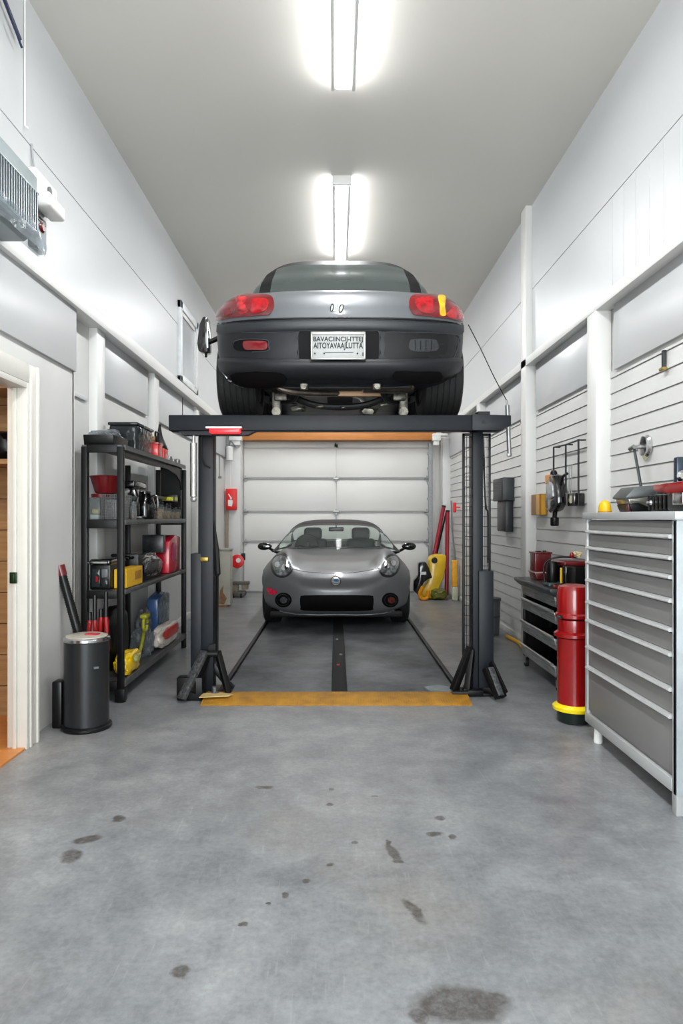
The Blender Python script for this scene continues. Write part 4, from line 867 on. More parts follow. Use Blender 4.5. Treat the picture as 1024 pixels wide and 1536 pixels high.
# chrome reel and rod
t = thing('hose_reel', (W, 4.42, 1.7), 'round chrome wall reel on white boards above the cabinet', 'reel')
c0 = at(966, 669, 4.36); c0.x = W
bm = B(); lathe(bm, [(.070, 0), (.072, -.008), (.060, -.02), (.062, -.035), (.02, -.045)], c0, 28, axis='x'); part('reel_disc', bm, chrome, t)
bm = B(); lathe(bm, [(.04, 0), (.045, -.006), (.03, -.012)], c0+Vector((0, .02, -.045)), 20, axis='x'); part('wall_plate', bm, pm('pale_green', (206, 208, 170), .5), t)
bm = B(); cyl(bm, c0+Vector((-.03, 0, -.005)), c0+Vector((-.10, .0, -.012)), .014, .011, n=12); cyl(bm, c0+Vector((-.105, .02, -.018)), c0+Vector((-.095, -.02, -.006)), .015, n=10); part('reel_arm', bm, steel, t)
bm = B(); cyl(bm, c0+Vector((-.085, 0, -.02)), Vector((1.885, 4.16, 1.375)), .009, n=10); part('reel_rod', bm, dg, t, 'dark rod')
t = thing('wall_hanger', (W, 4.15, 2.25), 'small metal hanger with brass end on white boards upper right', 'hanger')
bm = B(); q = at(992, 541, 4.12)
box(bm, W-.02, W, q.y-.010, q.y-.004, q.z-.05, q.z+.06); box(bm, W-.02, W, q.y+.004, q.y+.012, q.z-.05, q.z+.06); box(bm, W-.02, W, q.y-.01, q.y+.012, q.z+.055, q.z+.062); part('hanger_bars', bm, dg, t)
bm = B(); rbox(bm, W-.03, W, q.y-.025, q.y+.03, q.z-.06, q.z-.04, .004, 1); part('brass_end', bm, pm('aged_brass', (158, 138, 84), .35, .6), t, 'brass end')
t = thing('wall_switch', (W, 7.9, 2.0), 'tiny white wall switch near the hanging grey strut', 'switch')
q = at(772, 638, 7.45)
bm = B(); rbox(bm, W-.012, W, 7.25, 7.33, q.z-.06, q.z+.06, .004, 1); part('plate', bm, white_plastic, t)
bm = B(); rbox(bm, W-.02, W-.012, 7.27, 7.31, q.z+.0, q.z+.03, .003, 1); part('rocker', bm, black_plastic, t)

# ============================================================ back right corner
t = thing('waste_bin', (1.80, 7.9, 0), 'dark grey round bin on floor behind the right lift post', 'bin')
cb = (1.765, 7.85, 0)
bm = B(); lathe(bm, [(.10, 0), (.108, .01), (.12, .385)], cb, 28); part('bin_body', bm, pm('slate_plastic', (72, 76, 80), .4, .1), t)
bm = B(); lathe(bm, [(.125, .385), (.128, .39), (.128, .415), (.12, .42), (.01, .424)], cb, 28); part('bin_lid', bm, pm('slate_plastic2', (62, 66, 70), .4, .1), t)
bm = B(); lathe(bm, [(.1155, .20), (.118, .205), (.118, .215), (.1155, .22)], cb, 28); part('bin_band', bm, dg, t)
bm = B(); tube(bm, smooth_path([(1.90, 7.6, .02), (1.93, 7.2, .02), (1.90, 6.95, .02), (1.92, 6.78, .02)]), .02, 8); solo('air_hose', bm, pm('yellow_hose', (224, 168, 30), .4), 'yellow hose lying along foot of the right wall', 'hose')
bm = B(); blob(bm, (1.90, 6.62, .06), (.05, .12, .06), 77, .3, flat=.001); solo('shop_rag', bm, pm('rust_cloth', (112, 52, 40), .8), 'crumpled rust red rag on floor beside the tool cart', 'rag')
# yellow machine in the corner
t = thing('yellow_machine', (1.5, 11.3, 0), 'yellow and black portable machine standing in back right corner', 'machine')
G = lambda px, py, Y=11.2: (lambda p: (p.x, p.z))(at(px, py, Y))
yp = pm('yellow_machine', (226, 184, 14), .32, var=.14, scale=5, coat=.3)
bm = B(); prism(bm, [G(641, 840), (G(646, 833)), G(655, 831), G(668, 832), G(667, 850), G(664, 866), G(657, 882), G(650, 897), G(628, 897), G(632, 884), G(640, 872), G(643, 858)], 11.10, 11.34); part('machine_body', bm, yp, t, bevel=.03)
bm = B(); prism(bm, [G(626, 843), G(637, 842), G(642, 851), G(647, 866), G(640, 868), G(634, 873), G(626, 892), G(619, 885), G(619, 870), G(626, 862)], 11.06, 11.24); part('motor_pack', bm, gb, t, bevel=.025)
bm = B(); px = [(G(*p)) for p in ((632, 878), (627, 889), (631, 896), (639, 894), (640, 884))]; tube(bm, smooth_path([(a, 11.03, b) for a, b in px]), .028, 8); part('intake_tube', bm, pm('orange_yellow', (232, 150, 20), .35), t, 'orange yellow tube')
bm = B(); a, b = G(650, 840); lathe(bm, [(.045, 0), (.05, .008), (.035, .02)], (a, 11.10, b), 18, axis='y'); part('filler_cap', bm, black_plastic, t)
bm = B(); a, b = G(633, 859); box(bm, a-.045, a+.045, 11.045, 11.062, b-.02, b+.025); part('label_plate', bm, white_plastic, t, 'white label')
bm = B(); blob(bm, (G(656, 888)[0], 11.12, .09), (.13, .12, .09), 81, .25, flat=.001); part('grass_bag', bm, pm('olive_bag', (98, 100, 28), .6, var=.3, scale=12), t, 'olive green lower bag')
for k, (a, b, lab) in enumerate((((665, 761), (649, 845), 'red pole leaning left into the yellow machine'), ((671, 768), (669.5, 886), 'upright dark red pole beside the yellow machine'))):
    pa = at(a[0], a[1], 11.55); pb = at(b[0], b[1], 11.45)
    if k: pb.z = .0
    else:
        d = (pb-pa); pb = pa+d*((pa.z-.0)/(pa.z-pb.z))
    tt = thing('red_pole', (pb.x, pb.y, 0), lab, 'pole')
    dd = (pa-pb)
    bm = B(); cyl(bm, pb+Vector((0, 0, .03)), pa, .034, n=12); part('pole_tube', bm, pm('crimson', (150, 18, 40), .35), tt)
    bm = B(); cyl(bm, pa, pa+dd.normalized()*.03, .036, n=12); part('pole_cap', bm, black_plastic, tt)
bm = B(); pa = at(669, 768, 11.6); pb = at(654, 836, 11.55); pb = pa+(pb-pa)*(pa.z/(pa.z-pb.z)); pb.z = .02; cyl(bm, pb, pa, .016, n=8); solo('thin_rod', bm, black_steel, 'thin dark rod between the two red poles', 'rod')
t = thing('long_brush', (1.92, 11.0, 0), 'long thin brush with yellow orange head against right wall', 'brush')
bm = B(); tube(bm, smooth_path([at(676.5, 751, 11.0), at(678, 795, 11.0), at(681, 820, 11.0), at(683, 842, 11.0)]), .012, 8); part('brush_handle', bm, steel, t)
bm = B(); p = at(681.5, 860, 11.0); rbox(bm, p.x-.045, p.x+.045, 10.96, 11.04, at(0, 880, 11.0).z, at(0, 840, 11.0).z, .02, 3); part('brush_head', bm, pm('yellow_bristle', (236, 168, 40), .5, var=.15), t)
bm = B(); p = at(683, 888, 11.0); rbox(bm, p.x-.06, p.x+.03, 10.94, 11.06, 0, at(0, 880, 11.0).z, .02, 2); part('brush_foot', bm, pm('pale_foot', (196, 196, 170), .5), t)
bm = B(); q = at(682, 761, 10.95); rbox(bm, q.x-.025, q.x+.025, 10.95, 10.99, q.z-.08, q.z+.08, .01, 2); box(bm, q.x, XR, 10.97, 10.985, q.z-.01, q.z+.01); solo('wall_tag', bm, pm('bright_red_plastic', (226, 34, 34), .4), 'small bright red tag fixed on right wall near the brush', 'tag')

# ============================================================ back left corner
t = thing('fire_box', (-1.85, 11.8, 1.46), 'red wall box with white figure symbol left of garage door', 'fire box')
fx0, fx1, fz0, fz1, fy = -1.90, -1.715, at(0, 765, 11.75).z, at(0, 733, 11.75).z, 11.75
fr = pm('fire_red', (222, 24, 26), .35, var=.04)
bm = B(); rbox(bm, fx0, fx1, fy, 11.85, fz0, fz1, .01, 2); part('box_body', bm, fr, t)
bm = B(); rbox(bm, fx0+.012, fx1-.025, fy-.008, fy+.002, fz0+.02, fz1-.02, .006, 2); part('cover', bm, fr, t)
mx = (fx0+fx1)/2-.005; mz = fz0
bm = B(); prism(bm, [(mx-.045, mz+.07), (mx+.02, mz+.06), (mx+.035, mz+.13), (mx+.03, mz+.17), (mx-.045, mz+.175)], fy-.012, fy-.009)
prism(bm, [(mx-.015, mz+.18), (mx+.015, mz+.18), (mx+.02, mz+.22), (mx-.01, mz+.22)], fy-.012, fy-.009)
prism(bm, [(mx-.01, mz+.21), (mx-.045, mz+.27), (mx-.03, mz+.28), (mx+.005, mz+.225)], fy-.012, fy-.009); part('pictogram', bm, white_plastic, t, 'white pictogram')
bm = B(); p = at(339.5, 0, 11.8); box(bm, p.x-.03, p.x+.03, 11.81, 11.849, .75, 1.46); t = solo('cable_duct', bm, pm('taupe_duct', (146, 132, 116), .5), 'brownish cable duct running down from the red wall box', 'duct')
t = thing('hanging_cylinder', (-1.8, 11.7, 2.4), 'white cylinder hanging near pillar under the lintel', 'cylinder')
p = at(344, 690, 11.7)
bm = B(); lathe(bm, [(.03, -.01), (.06, 0), (.06, .22), (.03, .24)], (p.x, 11.72, p.z), 18); part('cylinder_body', bm, white_plastic, t)
bm = B(); cyl(bm, (p.x+.01, 11.72, p.z), (p.x+.01, 11.72, 1.86), .006, n=6); part('drop_cable', bm, white_plastic, t)
bm = B(); tube(bm, smooth_path([(p.x, 11.72, p.z+.24), (p.x+.02, 11.72, p.z+.33), (p.x+.1, 11.74, p.z+.22)]), .01, 6); part('bent_pipe', bm, grey_plastic, t)
bm = B(); q = at(333, 716, 11.2); tube(bm, [(XL+.02, 11.2, 2.8), (XL+.02, 11.2, q.z)], .008, 6); cyl(bm, (XL, 11.2, q.z), (XL+.05, 11.2, q.z), .02, n=10); solo('pull_cord', bm, steel, 'thin pull cord with ring hanging on far left wall', 'cord')
t = thing('beige_locker', (-1.75, 10.3, 0), 'weathered beige metal locker on floor at far left', 'locker')
bw = pm('weathered_beige', (178, 174, 160), .55, var=.14, scale=5, bump=.1)
lx0, lx1 = at(326, 0, 10.2).x, at(345, 0, 10.2).x
bm = B(); box(bm, lx0, lx1, 10.2, 10.45, .03, .84); part('locker_body', bm, bw, t, bevel=.006)
bm = B(); box(bm, lx0-.01, lx1+.008, 10.19, 10.46, .84, .87); part('locker_top', bm, pm('beige_grey_top', (150, 150, 142), .5), t, bevel=.004)
bm = B(); prism(bm, [(lx0+.02, .05), (lx0+.10, .04), (lx0+.14, .13), (lx0+.08, .22), (lx0+.09, .33), (lx0+.04, .24)], 10.192, 10.199); part('rust_patch', bm, pm('rust', (140, 104, 70), .8, var=.3, scale=30), t, 'rust patch')
bm = B(); box(bm, lx0+.02, lx1-.05, 10.19, 10.22, 0, .03); part('locker_foot', bm, pm('rust', (140,104,70)), t)
t = thing('red_reel', (-1.75, 11.5, .8), 'round red plastic reel on side of the white pillar', 'reel')
p = at(356, 842, 11.6)
bm = B(); lathe(bm, [(.07, 0), (.115, .01), (.115, .05), (.07, .06)], (p.x, 11.62, p.z), 26, axis='y'); part('reel_disc', bm, fr, t)
bm = B(); lathe(bm, [(.04, .06), (.04, .07)], (p.x+.02, 11.62, p.z+.02), 16, axis='y'); part('reel_hub', bm, white_plastic, t, 'white hub')
bm = B(); box(bm, p.x-.02, p.x+.04, 11.62, 11.85, p.z-.03, p.z+.03); part('reel_bracket', bm, white_plastic, t)
p = at(363.5, 835, 12.0)
bm = B(); rbox(bm, p.x-.045, p.x+.05, 11.95, 12.02, p.z-.06, p.z+.06, .01, 2); rbox(bm, p.x-.03, p.x+.03, 11.94, 11.952, p.z-.035, p.z+.035, .004, 1); cyl(bm, (p.x-.12, 11.98, p.z-.02), (p.x, 11.98, p.z), .012, n=8); solo('door_lock', bm, black_plastic, 'small black lock box at left edge of garage door', 'lock')
t = thing('floor_jack', (-1.7, 11.4, 0), 'low dark trolley jack on floor left of the garage door', 'jack')
jx0, jx1 = at(347, 0, 11.5).x, at(374, 0, 11.5).x
jm = pm('dusty_dark', (92, 88, 80), .6, var=.3, scale=20)
bm = B(); rbox(bm, jx0, jx1-.06, 11.35, 11.6, .02, .10, .02, 2); part('jack_chassis', bm, jm, t)
bm = B(); box(bm, jx0, jx1, 11.4, 11.55, .21, .26); part('jack_deck', bm, jm, t, bevel=.005)
bm = B(); box(bm, jx0+.02, jx0+.12, 11.42, 11.54, .09, .22); box(bm, jx0+.18, jx1-.02, 11.42, 11.54, .13, .22); part('jack_riser', bm, pm('beige_block', (150, 140, 120), .7), t, bevel=.005)
for x in (jx0+.05, jx1-.12):
    bm = B(); cyl(bm, (x-.015, 11.37, .04), (x+.015, 11.37, .04), .04, n=14); part('jack_wheel', bm, rubber, t)
# ============================================================ cars
def interp(tab, y):
    if y <= tab[0][0]: return tab[0][1]
    for (a, va), (b, vb) in zip(tab[:-1], tab[1:]):
        if y <= b:
            t = (y-a)/(b-a); t = t*t*(3-2*t)*.5+t*.5; return va+(vb-va)*t
    return tab[-1][1]
def quad(n, q):
    """quarter superellipse from (1,0) to (0,1), q+1 points evenly spaced"""
    P = []
    for i in range(401):
        a = PI/2*i/400; P.append((max(0, math.cos(a))**(2/n), math.sin(a)**(2/n)))
    d = [0]
    for a, b in zip(P[:-1], P[1:]): d.append(d[-1]+math.hypot(b[0]-a[0], b[1]-a[1]))
    out = []; j = 0
    for k in range(q+1):
        s = d[-1]*k/q
        while j < 399 and d[j+1] < s: j += 1
        t = (s-d[j])/max(1e-9, d[j+1]-d[j]); out.append((P[j][0]+(P[j+1][0]-P[j][0])*t, P[j][1]+(P[j+1][1]-P[j][1])*t))
    out[-1] = (0, 1); return out
def end_scale(d, R, p):
    if d >= R: return 1.0
    u = max(0, 1-d/R); return max(0, 1-u**p)**(1/p)
def shell(L, prm, q=22, extra=()):
    """closed car body; returns bmesh"""
    ys = sorted(set([round(prm['Rn']*.5*(k/16)**2.6, 5) for k in range(1, 17)]+[round(prm['Rn']*.5+(L-prm['Rn']*.5-.3)*k/54, 5) for k in range(1, 55)]+[round(L-.3*(k/12)**2.4, 5) for k in range(1, 12)]+list(extra)))
    bm = B(); rows = []
    lowq = quad(prm['nl'], q); upq = quad(prm['nu'], q)
    for y in ys:
        sx = end_scale(y, prm['Rn'], prm['pn'])*end_scale(L-y, prm['Rt'], 2.6); sz = end_scale(y, prm['Rz'], prm['pz'])*end_scale(L-y, .3, 2.2)
        W = interp(prm['W'], y)*sx; zb = interp(prm['zb'], y); zs = interp(prm['zs'], y); zt = interp(prm['zt'], y); f = interp(prm['fend'], y)
        pts = [(x, -h) for x, h in lowq[::-1]]+[(x, h) for x, h in upq[1:]]      # bottom centre -> side -> top centre
        full = pts+[(-x, h) for x, h in pts[-2:0:-1]]
        R = []
        for x, h in full:
            X = W*x
            if h >= 0:
                z = zs+(zt-zs)*h*sz
                z += f*sz*math.exp(-((abs(X)-prm['fx'])/prm['fw'])**2)*min(1, h*1.3)
            else:
                z = zs+(zs-zb)*h*sz
                X *= 1-prm.get('tuck', 0)*h*h
            R.append(bm.verts.new((X, y+prm.get('shear', 0)*z, z)))
        rows.append(R)
    for a, b in zip(rows[:-1], rows[1:]): bridge(bm, a, b)
    for R, flip in ((rows[0], 1), (rows[-1], 0)):
        c = sum((v.co for v in R), Vector())/len(R); prev = R
        for s_ in (.66, .33):
            Q = [bm.verts.new(c+(v.co-c)*s_) for v in R]; bridge(bm, prev, Q); prev = Q
        cv = bm.verts.new(c)
        for k in range(len(prev)): bm.faces.new((prev[k], prev[(k+1) % len(prev)], cv))
    bmesh.ops.recalc_face_normals(bm, faces=bm.faces[:])
    return bm, ys
def cut_arches(bm, centres, r, xin):
    me = bpy.data.meshes.new('b'); bm.to_mesh(me); bm.free(); o = bpy.data.objects.new('b', me); C.objects.link(o)
    cuts = []
    for (y, z) in centres:
        for s in (-1, 1):
            c = B(); cyl(c, (s*xin, y, z), (s*1.4, y, z), r, n=40); bmesh.ops.recalc_face_normals(c, faces=c.faces[:])
            m2 = bpy.data.meshes.new('c'); c.to_mesh(m2); c.free(); k = bpy.data.objects.new('c', m2); C.objects.link(k); cuts.append(k)
            md = o.modifiers.new('x', 'BOOLEAN'); md.operation = 'DIFFERENCE'; md.object = k; md.solver = 'EXACT'
    dg = bpy.context.evaluated_depsgraph_get(); dg.update(); me2 = bpy.data.meshes.new_from_object(o.evaluated_get(dg))
    out = B(); out.from_mesh(me2)
    for k in cuts+[o]:
        mm = k.data; bpy.data.objects.remove(k); bpy.data.meshes.remove(mm)
    bpy.data.meshes.remove(me2); return out
def arch_mat(bm, centres, r, xin):
    for f in bm.faces:
        c = f.calc_center_median()
        for (y, z) in centres:
            d = math.hypot(c.y-y, c.z-z)
            if d < r+.003 and abs(c.x) > xin-.004 and (abs(abs(c.x)-xin) < .004 or abs(f.normal.x) < .3 and d > r-.02 or d < r*.97): f.material_index = 1
def split(bm, test):
    """move the faces that pass the test into a bmesh of their own"""
    me = bpy.data.meshes.new('s'); bm.to_mesh(me); nb = B(); nb.from_mesh(me); bpy.data.meshes.remove(me)
    bmesh.ops.delete(bm, geom=[f for f in bm.faces if test(f)], context='FACES')
    bmesh.ops.delete(nb, geom=[f for f in nb.faces if not test(f)], context='FACES')
    return nb
def house(prm, q=20, N=34):
    """greenhouse as an open shell of rows; returns bmesh and face tags (y, f)"""
    bm = B(); rows = []; ys = [prm['y0']+(prm['y1']-prm['y0'])*k/N for k in range(N+1)]
    qq = quad(prm['n'], q); half = qq+[(-x, h) for x, h in qq[-2::-1]]
    for y in ys:
        w = interp(prm['w'], y); h0 = interp(prm['h'], y); zb = interp(prm['base'], y)
        rows.append([bm.verts.new((w*x, y+prm.get('shear', 0)*(zb+h*h0), zb+h*h0)) for x, h in half])
    tags = {}
    for i in range(N):
        for j in range(len(half)-1):
            f = bm.faces.new((rows[i][j], rows[i][j+1], rows[i+1][j+1], rows[i+1][j])); tags[f.index if False else (i, j)] = f
    return bm, tags, ys, len(half)-1
def house_parts(prm, root, zones, N=34, q=20):
    """zones: list of (name, material, label, test(y, f), thickness)"""
    for name, m, lab, test, th in zones:
        bm, tags, ys, nj = house(prm, q, N)
        drop = [f for (i, j), f in tags.items() if not test((ys[i]+ys[i+1])/2, (j+.5)/nj)]
        bmesh.ops.delete(bm, geom=drop, context='FACES')
        if not bm.faces: bm.free(); continue
        bmesh.ops.recalc_face_normals(bm, faces=bm.faces[:])
        n = sum((f.normal.z for f in bm.faces))
        if n < 0: bmesh.ops.reverse_faces(bm, faces=bm.faces[:])
        if th: bmesh.ops.solidify(bm, geom=bm.faces[:], thickness=th)
        o = bpy.data.objects.new(name, None) if False else None
        me = bpy.data.meshes.new(name); bm.to_mesh(me); bm.free()
        for p in me.polygons: p.use_smooth = True
        me.set_sharp_from_angle(angle=math.radians(40)); me.materials.append(m)
        o = bpy.data.objects.new(name, me); C.objects.link(o); o.parent = root
        if lab: o['label'] = lab

class Caster:
    """finds where a feature seen in the photo sits on the car's skin, in car space"""
    def __init__(s, bm, M): s.t = BVHTree.FromBMesh(bm); s.inv = M.inverted(); s.o = s.inv @ Vector((0, 0, CAMZ))
    def hit(s, px, py):
        w = s.inv @ at(px, py, 6.0); d = (w-s.o).normalized(); r = s.t.ray_cast(s.o, d)
        return (r[0], r[1], d) if r[0] is not None else None
    def safe(s, px, py, cx, cy):
        for k in range(60):
            h = s.hit(px+(cx-px)*k*.017, py+(cy-py)*k*.017+(k > 58)*20)
            if h: return h
        return h
    def patch(s, out, off=.004, dome=0, rings=5, sub=4, back=.01):
        """closed lens-like patch over an outline given in photo pixels"""
        P = [Vector((x, y, 0)) for x, y in out]; n = len(P); S = []
        for i in range(n):
            a, b, c, d = P[i-1], P[i], P[(i+1) % n], P[(i+2) % n]
            for k in range(sub):
                t = k/sub; S.append(.5*((2*b)+(c-a)*t+(2*a-5*b+4*c-d)*t*t+(3*b-a-3*c+d)*t**3))
        cx = sum(p.x for p in S)/len(S); cy = sum(p.y for p in S)/len(S)
        bm = B(); rows = []
        for r in range(rings, 0, -1):
            t = r/rings; R = []
            for p in S:
                h = s.safe(cx+(p.x-cx)*t, cy+(p.y-cy)*t, cx, cy); nn = h[1] if h[1].dot(h[2]) < 0 else -h[1]
                R.append(bm.verts.new(h[0]+nn*(off+dome*(1-t*t))))
                if r == rings: R[-1].co = h[0]+nn*off
            rows.append(R)
        sk = [bm.verts.new(v.co) for v in rows[0]]
        for v, p in zip(sk, S):
            h = s.safe(p.x, p.y, cx, cy); v.co = h[0]-(h[1] if h[1].dot(h[2]) < 0 else -h[1])*back
        bridge(bm, sk, rows[0])
        for a, b in zip(rows[:-1], rows[1:]): bridge(bm, a, b)
        h = s.hit(cx, cy); nn = h[1] if h[1].dot(h[2]) < 0 else -h[1]; c = bm.verts.new(h[0]+nn*(off+dome)); R = rows[-1]
        for k in range(len(R)): bm.faces.new((R[k], R[(k+1) % len(R)], c))
        return bm
    def strip(s, xs, rows, curve=lambda x: 0):
        bm = B(); G = []
        for py, off in rows:
            R = []
            for x in xs:
                h = s.hit(x, py+curve(x))
                if h is None: h = s.safe(x, py+curve(x), 508, py)
                nn = h[1] if h[1].dot(h[2]) < 0 else -h[1]; R.append(bm.verts.new(h[0]+nn*off))
            G.append(R)
        for a, b in zip(G[:-1], G[1:]):
            for k in range(len(a)-1): bm.faces.new((a[k], a[k+1], b[k+1], b[k]))
        return bm
    def line(s, pts, r, off=.002, sub=5):
        S = smooth_path([(x, y, 0) for x, y in pts], sub); Q = []
        for p in S:
            h = s.hit(p.x, p.y) or s.safe(p.x, p.y, 508, min(p.y, 560) if p.y < 700 else 890)
            if h: nn = h[1] if h[1].dot(h[2]) < 0 else -h[1]; Q.append(h[0]+nn*off)
        bm = B(); tube(bm, Q, r, 6); return bm
def lpart(name, bm, m, parent, label=None, ang=35, bevel=0):
    """child modelled in its root's own space"""
    o = bpy.data.objects.new(name, mesh_of(name, bm, m, ang, bevel)); C.objects.link(o); o.parent = parent
    if label: o['label'] = label
    return o
def wheel(root, x, y, r, w, rim_m, tread=True):
    s = 1 if x > 0 else -1
    prof = [(r*.62, -w/2+.012), (r*.66, -w/2), (r*.86, -w/2-.002), (r*.965, -w/2+.014)]
    n = 6
    for k in range(n):
        a = -w/2+.022+(w-.044)*k/n; b = a+(w-.044)/n
        prof += [(r, a+.004), (r, b-.008), (r*.972, b-.006), (r*.972, b+.001)]
    prof += [(r*.965, w/2-.014), (r*.86, w/2+.002), (r*.66, w/2), (r*.62, w/2-.012), (r*.62, -w/2+.012)]
    bm = B(); prev = first = None
    for rr, h in prof[:-1]:
        R = ring(bm, Vector((x+h, y, r)), rr, 44, Vector((0, 1, 0)), Vector((0, 0, 1)))
        if prev: bridge(bm, prev, R)
        else: first = R
        prev = R
    bridge(bm, prev, first)
    t = lpart('wheel', bm, rubber, root)
    bm = B(); lathe(bm, [(r*.63, -w/2+.02), (r*.58, -w/2+.03), (r*.55, 0), (r*.2, .0), (r*.1, w*.3), (r*.1, w*.38), (.01, w*.4)] if s > 0 else [(.01, -w*.4), (r*.1, -w*.38), (r*.1, -w*.3), (r*.2, 0), (r*.55, 0), (r*.58, w/2-.03), (r*.63, w/2-.02)], (x, y, r), 30, axis='x')
    for k in range(7):
        a = 2*PI*k/7; c = Vector((x+s*w*.3, y, r)); d = Vector((0, math.cos(a), math.sin(a)))
        cyl(bm, c+d*r*.1, c+d*r*.6-Vector((s*.02, 0, 0)), .03, .022, n=8)
    lathe(bm, [(r*.6, -.01), (r*.64, 0), (r*.6, .01)], (x+s*w*.42, y, r), 30, axis='x')
    lpart('rim', bm, rim_m, t)
    return t

paint = pm('silver_grey_paint', (92, 95, 98), .40, .3, var=.015, scale=3, coat=.35)
paint2 = pm('pewter_grey_paint', (104, 105, 107), .42, .3, var=.015, scale=3, coat=.3)
trimb = pm('bumper_charcoal', (21, 23, 27), .42, spec=.35, var=.06, scale=8)
deepb = pm('deep_black', (5, 5, 6), .7, var=.1, spec=.12)
redl = pm('red_lamp_lens', (104, 2, 10), .12, var=.35, scale=9, coat=.8, emit=(150, 0, 10), estr=.0)

# ---------------------------------------------- raised car, seen from its tail
tilt = math.atan(.105)
car = thing('raised_car', (0, 0, 0), 'silver grey car with black rear bumper raised high on the lift', 'car')
prm = dict(Rn=.60, pn=2.8, Rt=.7, Rz=.26, pz=2.8, nl=5.0, nu=3.0, fx=.72, fw=.2, shear=.105, tuck=.05,
    W=[(0, .932), (1.2, .94), (3.8, .92)], zb=[(0, .225), (.5, .20), (3.2, .20), (3.9, .26)], zs=[(0, .675), (.45, .675), (1.4, .60), (3.9, .55)],
    zt=[(0, .895), (.15, .90), (.35, .925), (1, .93), (2.6, .90), (3.4, .76), (3.9, .66)], fend=[(0, .0), (.3, .02), (1.0, .03), (2.4, .02), (3.1, .05), (3.9, 0)])
bm, ys = shell(3.9, prm, extra=(.46,))
bmesh.ops.translate(bm, vec=(0, -.8, 0), verts=bm.verts[:])
AX = [(0.0, .315), (2.35, .315)]
M = Matrix.Translation((.03, 5.5, 2.13)) @ Matrix.Rotation(tilt, 4, 'X')
cs = Caster(bm, M)
bm = cut_arches(bm, AX, .365, .58); arch_mat(bm, AX, .365, .58)
isb = lambda f: (f.calc_center_median().z < .675 and f.calc_center_median().y-.105*f.calc_center_median().z < -.34 and f.material_index == 0)
bump = split(bm, isb)
for v in bump.verts: pass
lpart('body', bm, [paint, deepb], car, ang=50)
lpart('bumper', bump, [trimb, deepb], car, 'charcoal rear bumper', ang=50)
hp = dict(y0=.20-.8, y1=3.05-.8, n=4.2, shear=.105,
    w=[(-.6, .66), (-.3, .655), (0, .635), (.4, .62), (1.2, .64), (2.25, .70)],
    h=[(-.6, .0), (-.35, .215), (-.05, .39), (.15, .465), (.35, .505), (.7, .51), (1.1, .45), (1.6, .27), (2.25, 0)],
    base=[(-.6, .845), (-.3, .85), (.6, .85), (2.25, .82)])
tint = glassy('tinted_glass', (74, 82, 80), .8, .10, .5)
roofb = pm('black_roof_paint', (10, 11, 12), .5, 0, var=.05, spec=.2)
hz = [('rear_window', tint, 'tinted rear window', lambda y, f: y < -.10 and .27 < f < .73, .0),
      ('quarter_window', tint, 'tinted quarter window', lambda y, f: -.55 < y < -.02 and .05 < f <= .225, .0), ('quarter_window', tint, 'tinted quarter window', lambda y, f: -.55 < y < -.02 and .775 <= f < .95, .0),
      ('windscreen', tint, None, lambda y, f: y > 1.05 and .16 < f < .84, .0),
      ('side_window', tint, None, lambda y, f: .2 < y < 1.9 and .04 < f < .17, 0), ('side_window', tint, None, lambda y, f: .2 < y < 1.9 and .83 < f < .96, 0)]
def inany(y, f): return any(z[3](y, f) for z in hz)
house_parts(hp, car, hz+[('roof', roofb, 'black roof and pillars', lambda y, f: not inany(y, f), .012)])
# dark cabin inside
bm = B(); rbox(bm, -.55, .55, -.30, 1.7, .62, .93, .05, 2); lpart('cabin_liner', bm, deepb, car)
for x in (-.34, .34):
    bm = B(); rbox(bm, x-.24, x+.24, .35, .5, .9, 1.15, .06, 3); rbox(bm, x-.13, x+.13, .36, .46, 1.13, 1.28, .05, 3); lpart('seat', bm, pm('dark_seat', (40, 42, 44), .6), car)
bm = B(); rbox(bm, -.13, .13, .95, .98, 1.19, 1.26, .02, 2); cyl(bm, (0, .97, 1.25), (0, .98, 1.30), .01, n=6); lpart('interior_mirror', bm, deepb, car)
# lamps, trims and marks on the tail
def moved(o, d): return [(x+d[0], y+d[1]) for x, y in o]
tl = lpart('tail_light', cs.patch([(410, 449), (411, 461), (404, 472), (388, 474), (350, 477), (320, 482), (317, 470), (322, 457), (338, 448), (362, 443), (388, 443), (402, 444)], .012, .014, 7), redl, car, 'red left tail light')
lr = pm('lamp_reflector_red', (165, 26, 32), .2, var=.8, scale=28, coat=.5)
lpart('lamp_cluster', cs.patch([(356, 450), (371, 449), (374, 468), (360, 471)], .022, .006, 4), lr, tl, 'brighter red reflector')
lpart('lamp_cluster', cs.patch([(379, 452), (402, 452), (402, 464), (392, 470), (379, 470)], .023, .006, 4), pm('lamp_red2', (150, 8, 18), .15, var=.4, scale=30, coat=.5), tl)
lpart('lamp_cluster', cs.patch([(322, 468), (350, 462), (350, 472), (322, 477)], .022, .004, 4), pm('lamp_dark_red', (105, 4, 16), .15, var=.3, scale=20, coat=.5), tl)
tr = lpart('tail_light', cs.patch([(614, 449), (613, 460), (620, 472), (640, 475), (668, 478), (698, 483), (699, 472), (692, 458), (678, 449), (660, 444), (636, 443), (621, 444)], .012, .014, 7), redl, car, 'red right tail light with amber stripe')
lpart('amber_stripe', cs.patch([(655, 448), (665, 449), (664, 462), (665, 474), (658, 474), (656, 462)], .026, .004, 4), pm('amber_lens', (232, 168, 20), .2, var=.3, scale=30, coat=.5), tr, 'amber stripe')
lpart('lamp_cluster', cs.patch([(668, 466), (682, 462), (690, 478), (669, 477)], .022, .005, 4), lr, tr, 'brighter red reflector')
lpart('lamp_cluster', cs.patch([(622, 452), (648, 450), (648, 470), (628, 468)], .023, .006, 4), pm('lamp_red2', (190, 20, 30), .15), tr)
xs = [322+(698-322)*k/60 for k in range(61)]
bow = lambda x: ((x-508)/190)**2*8
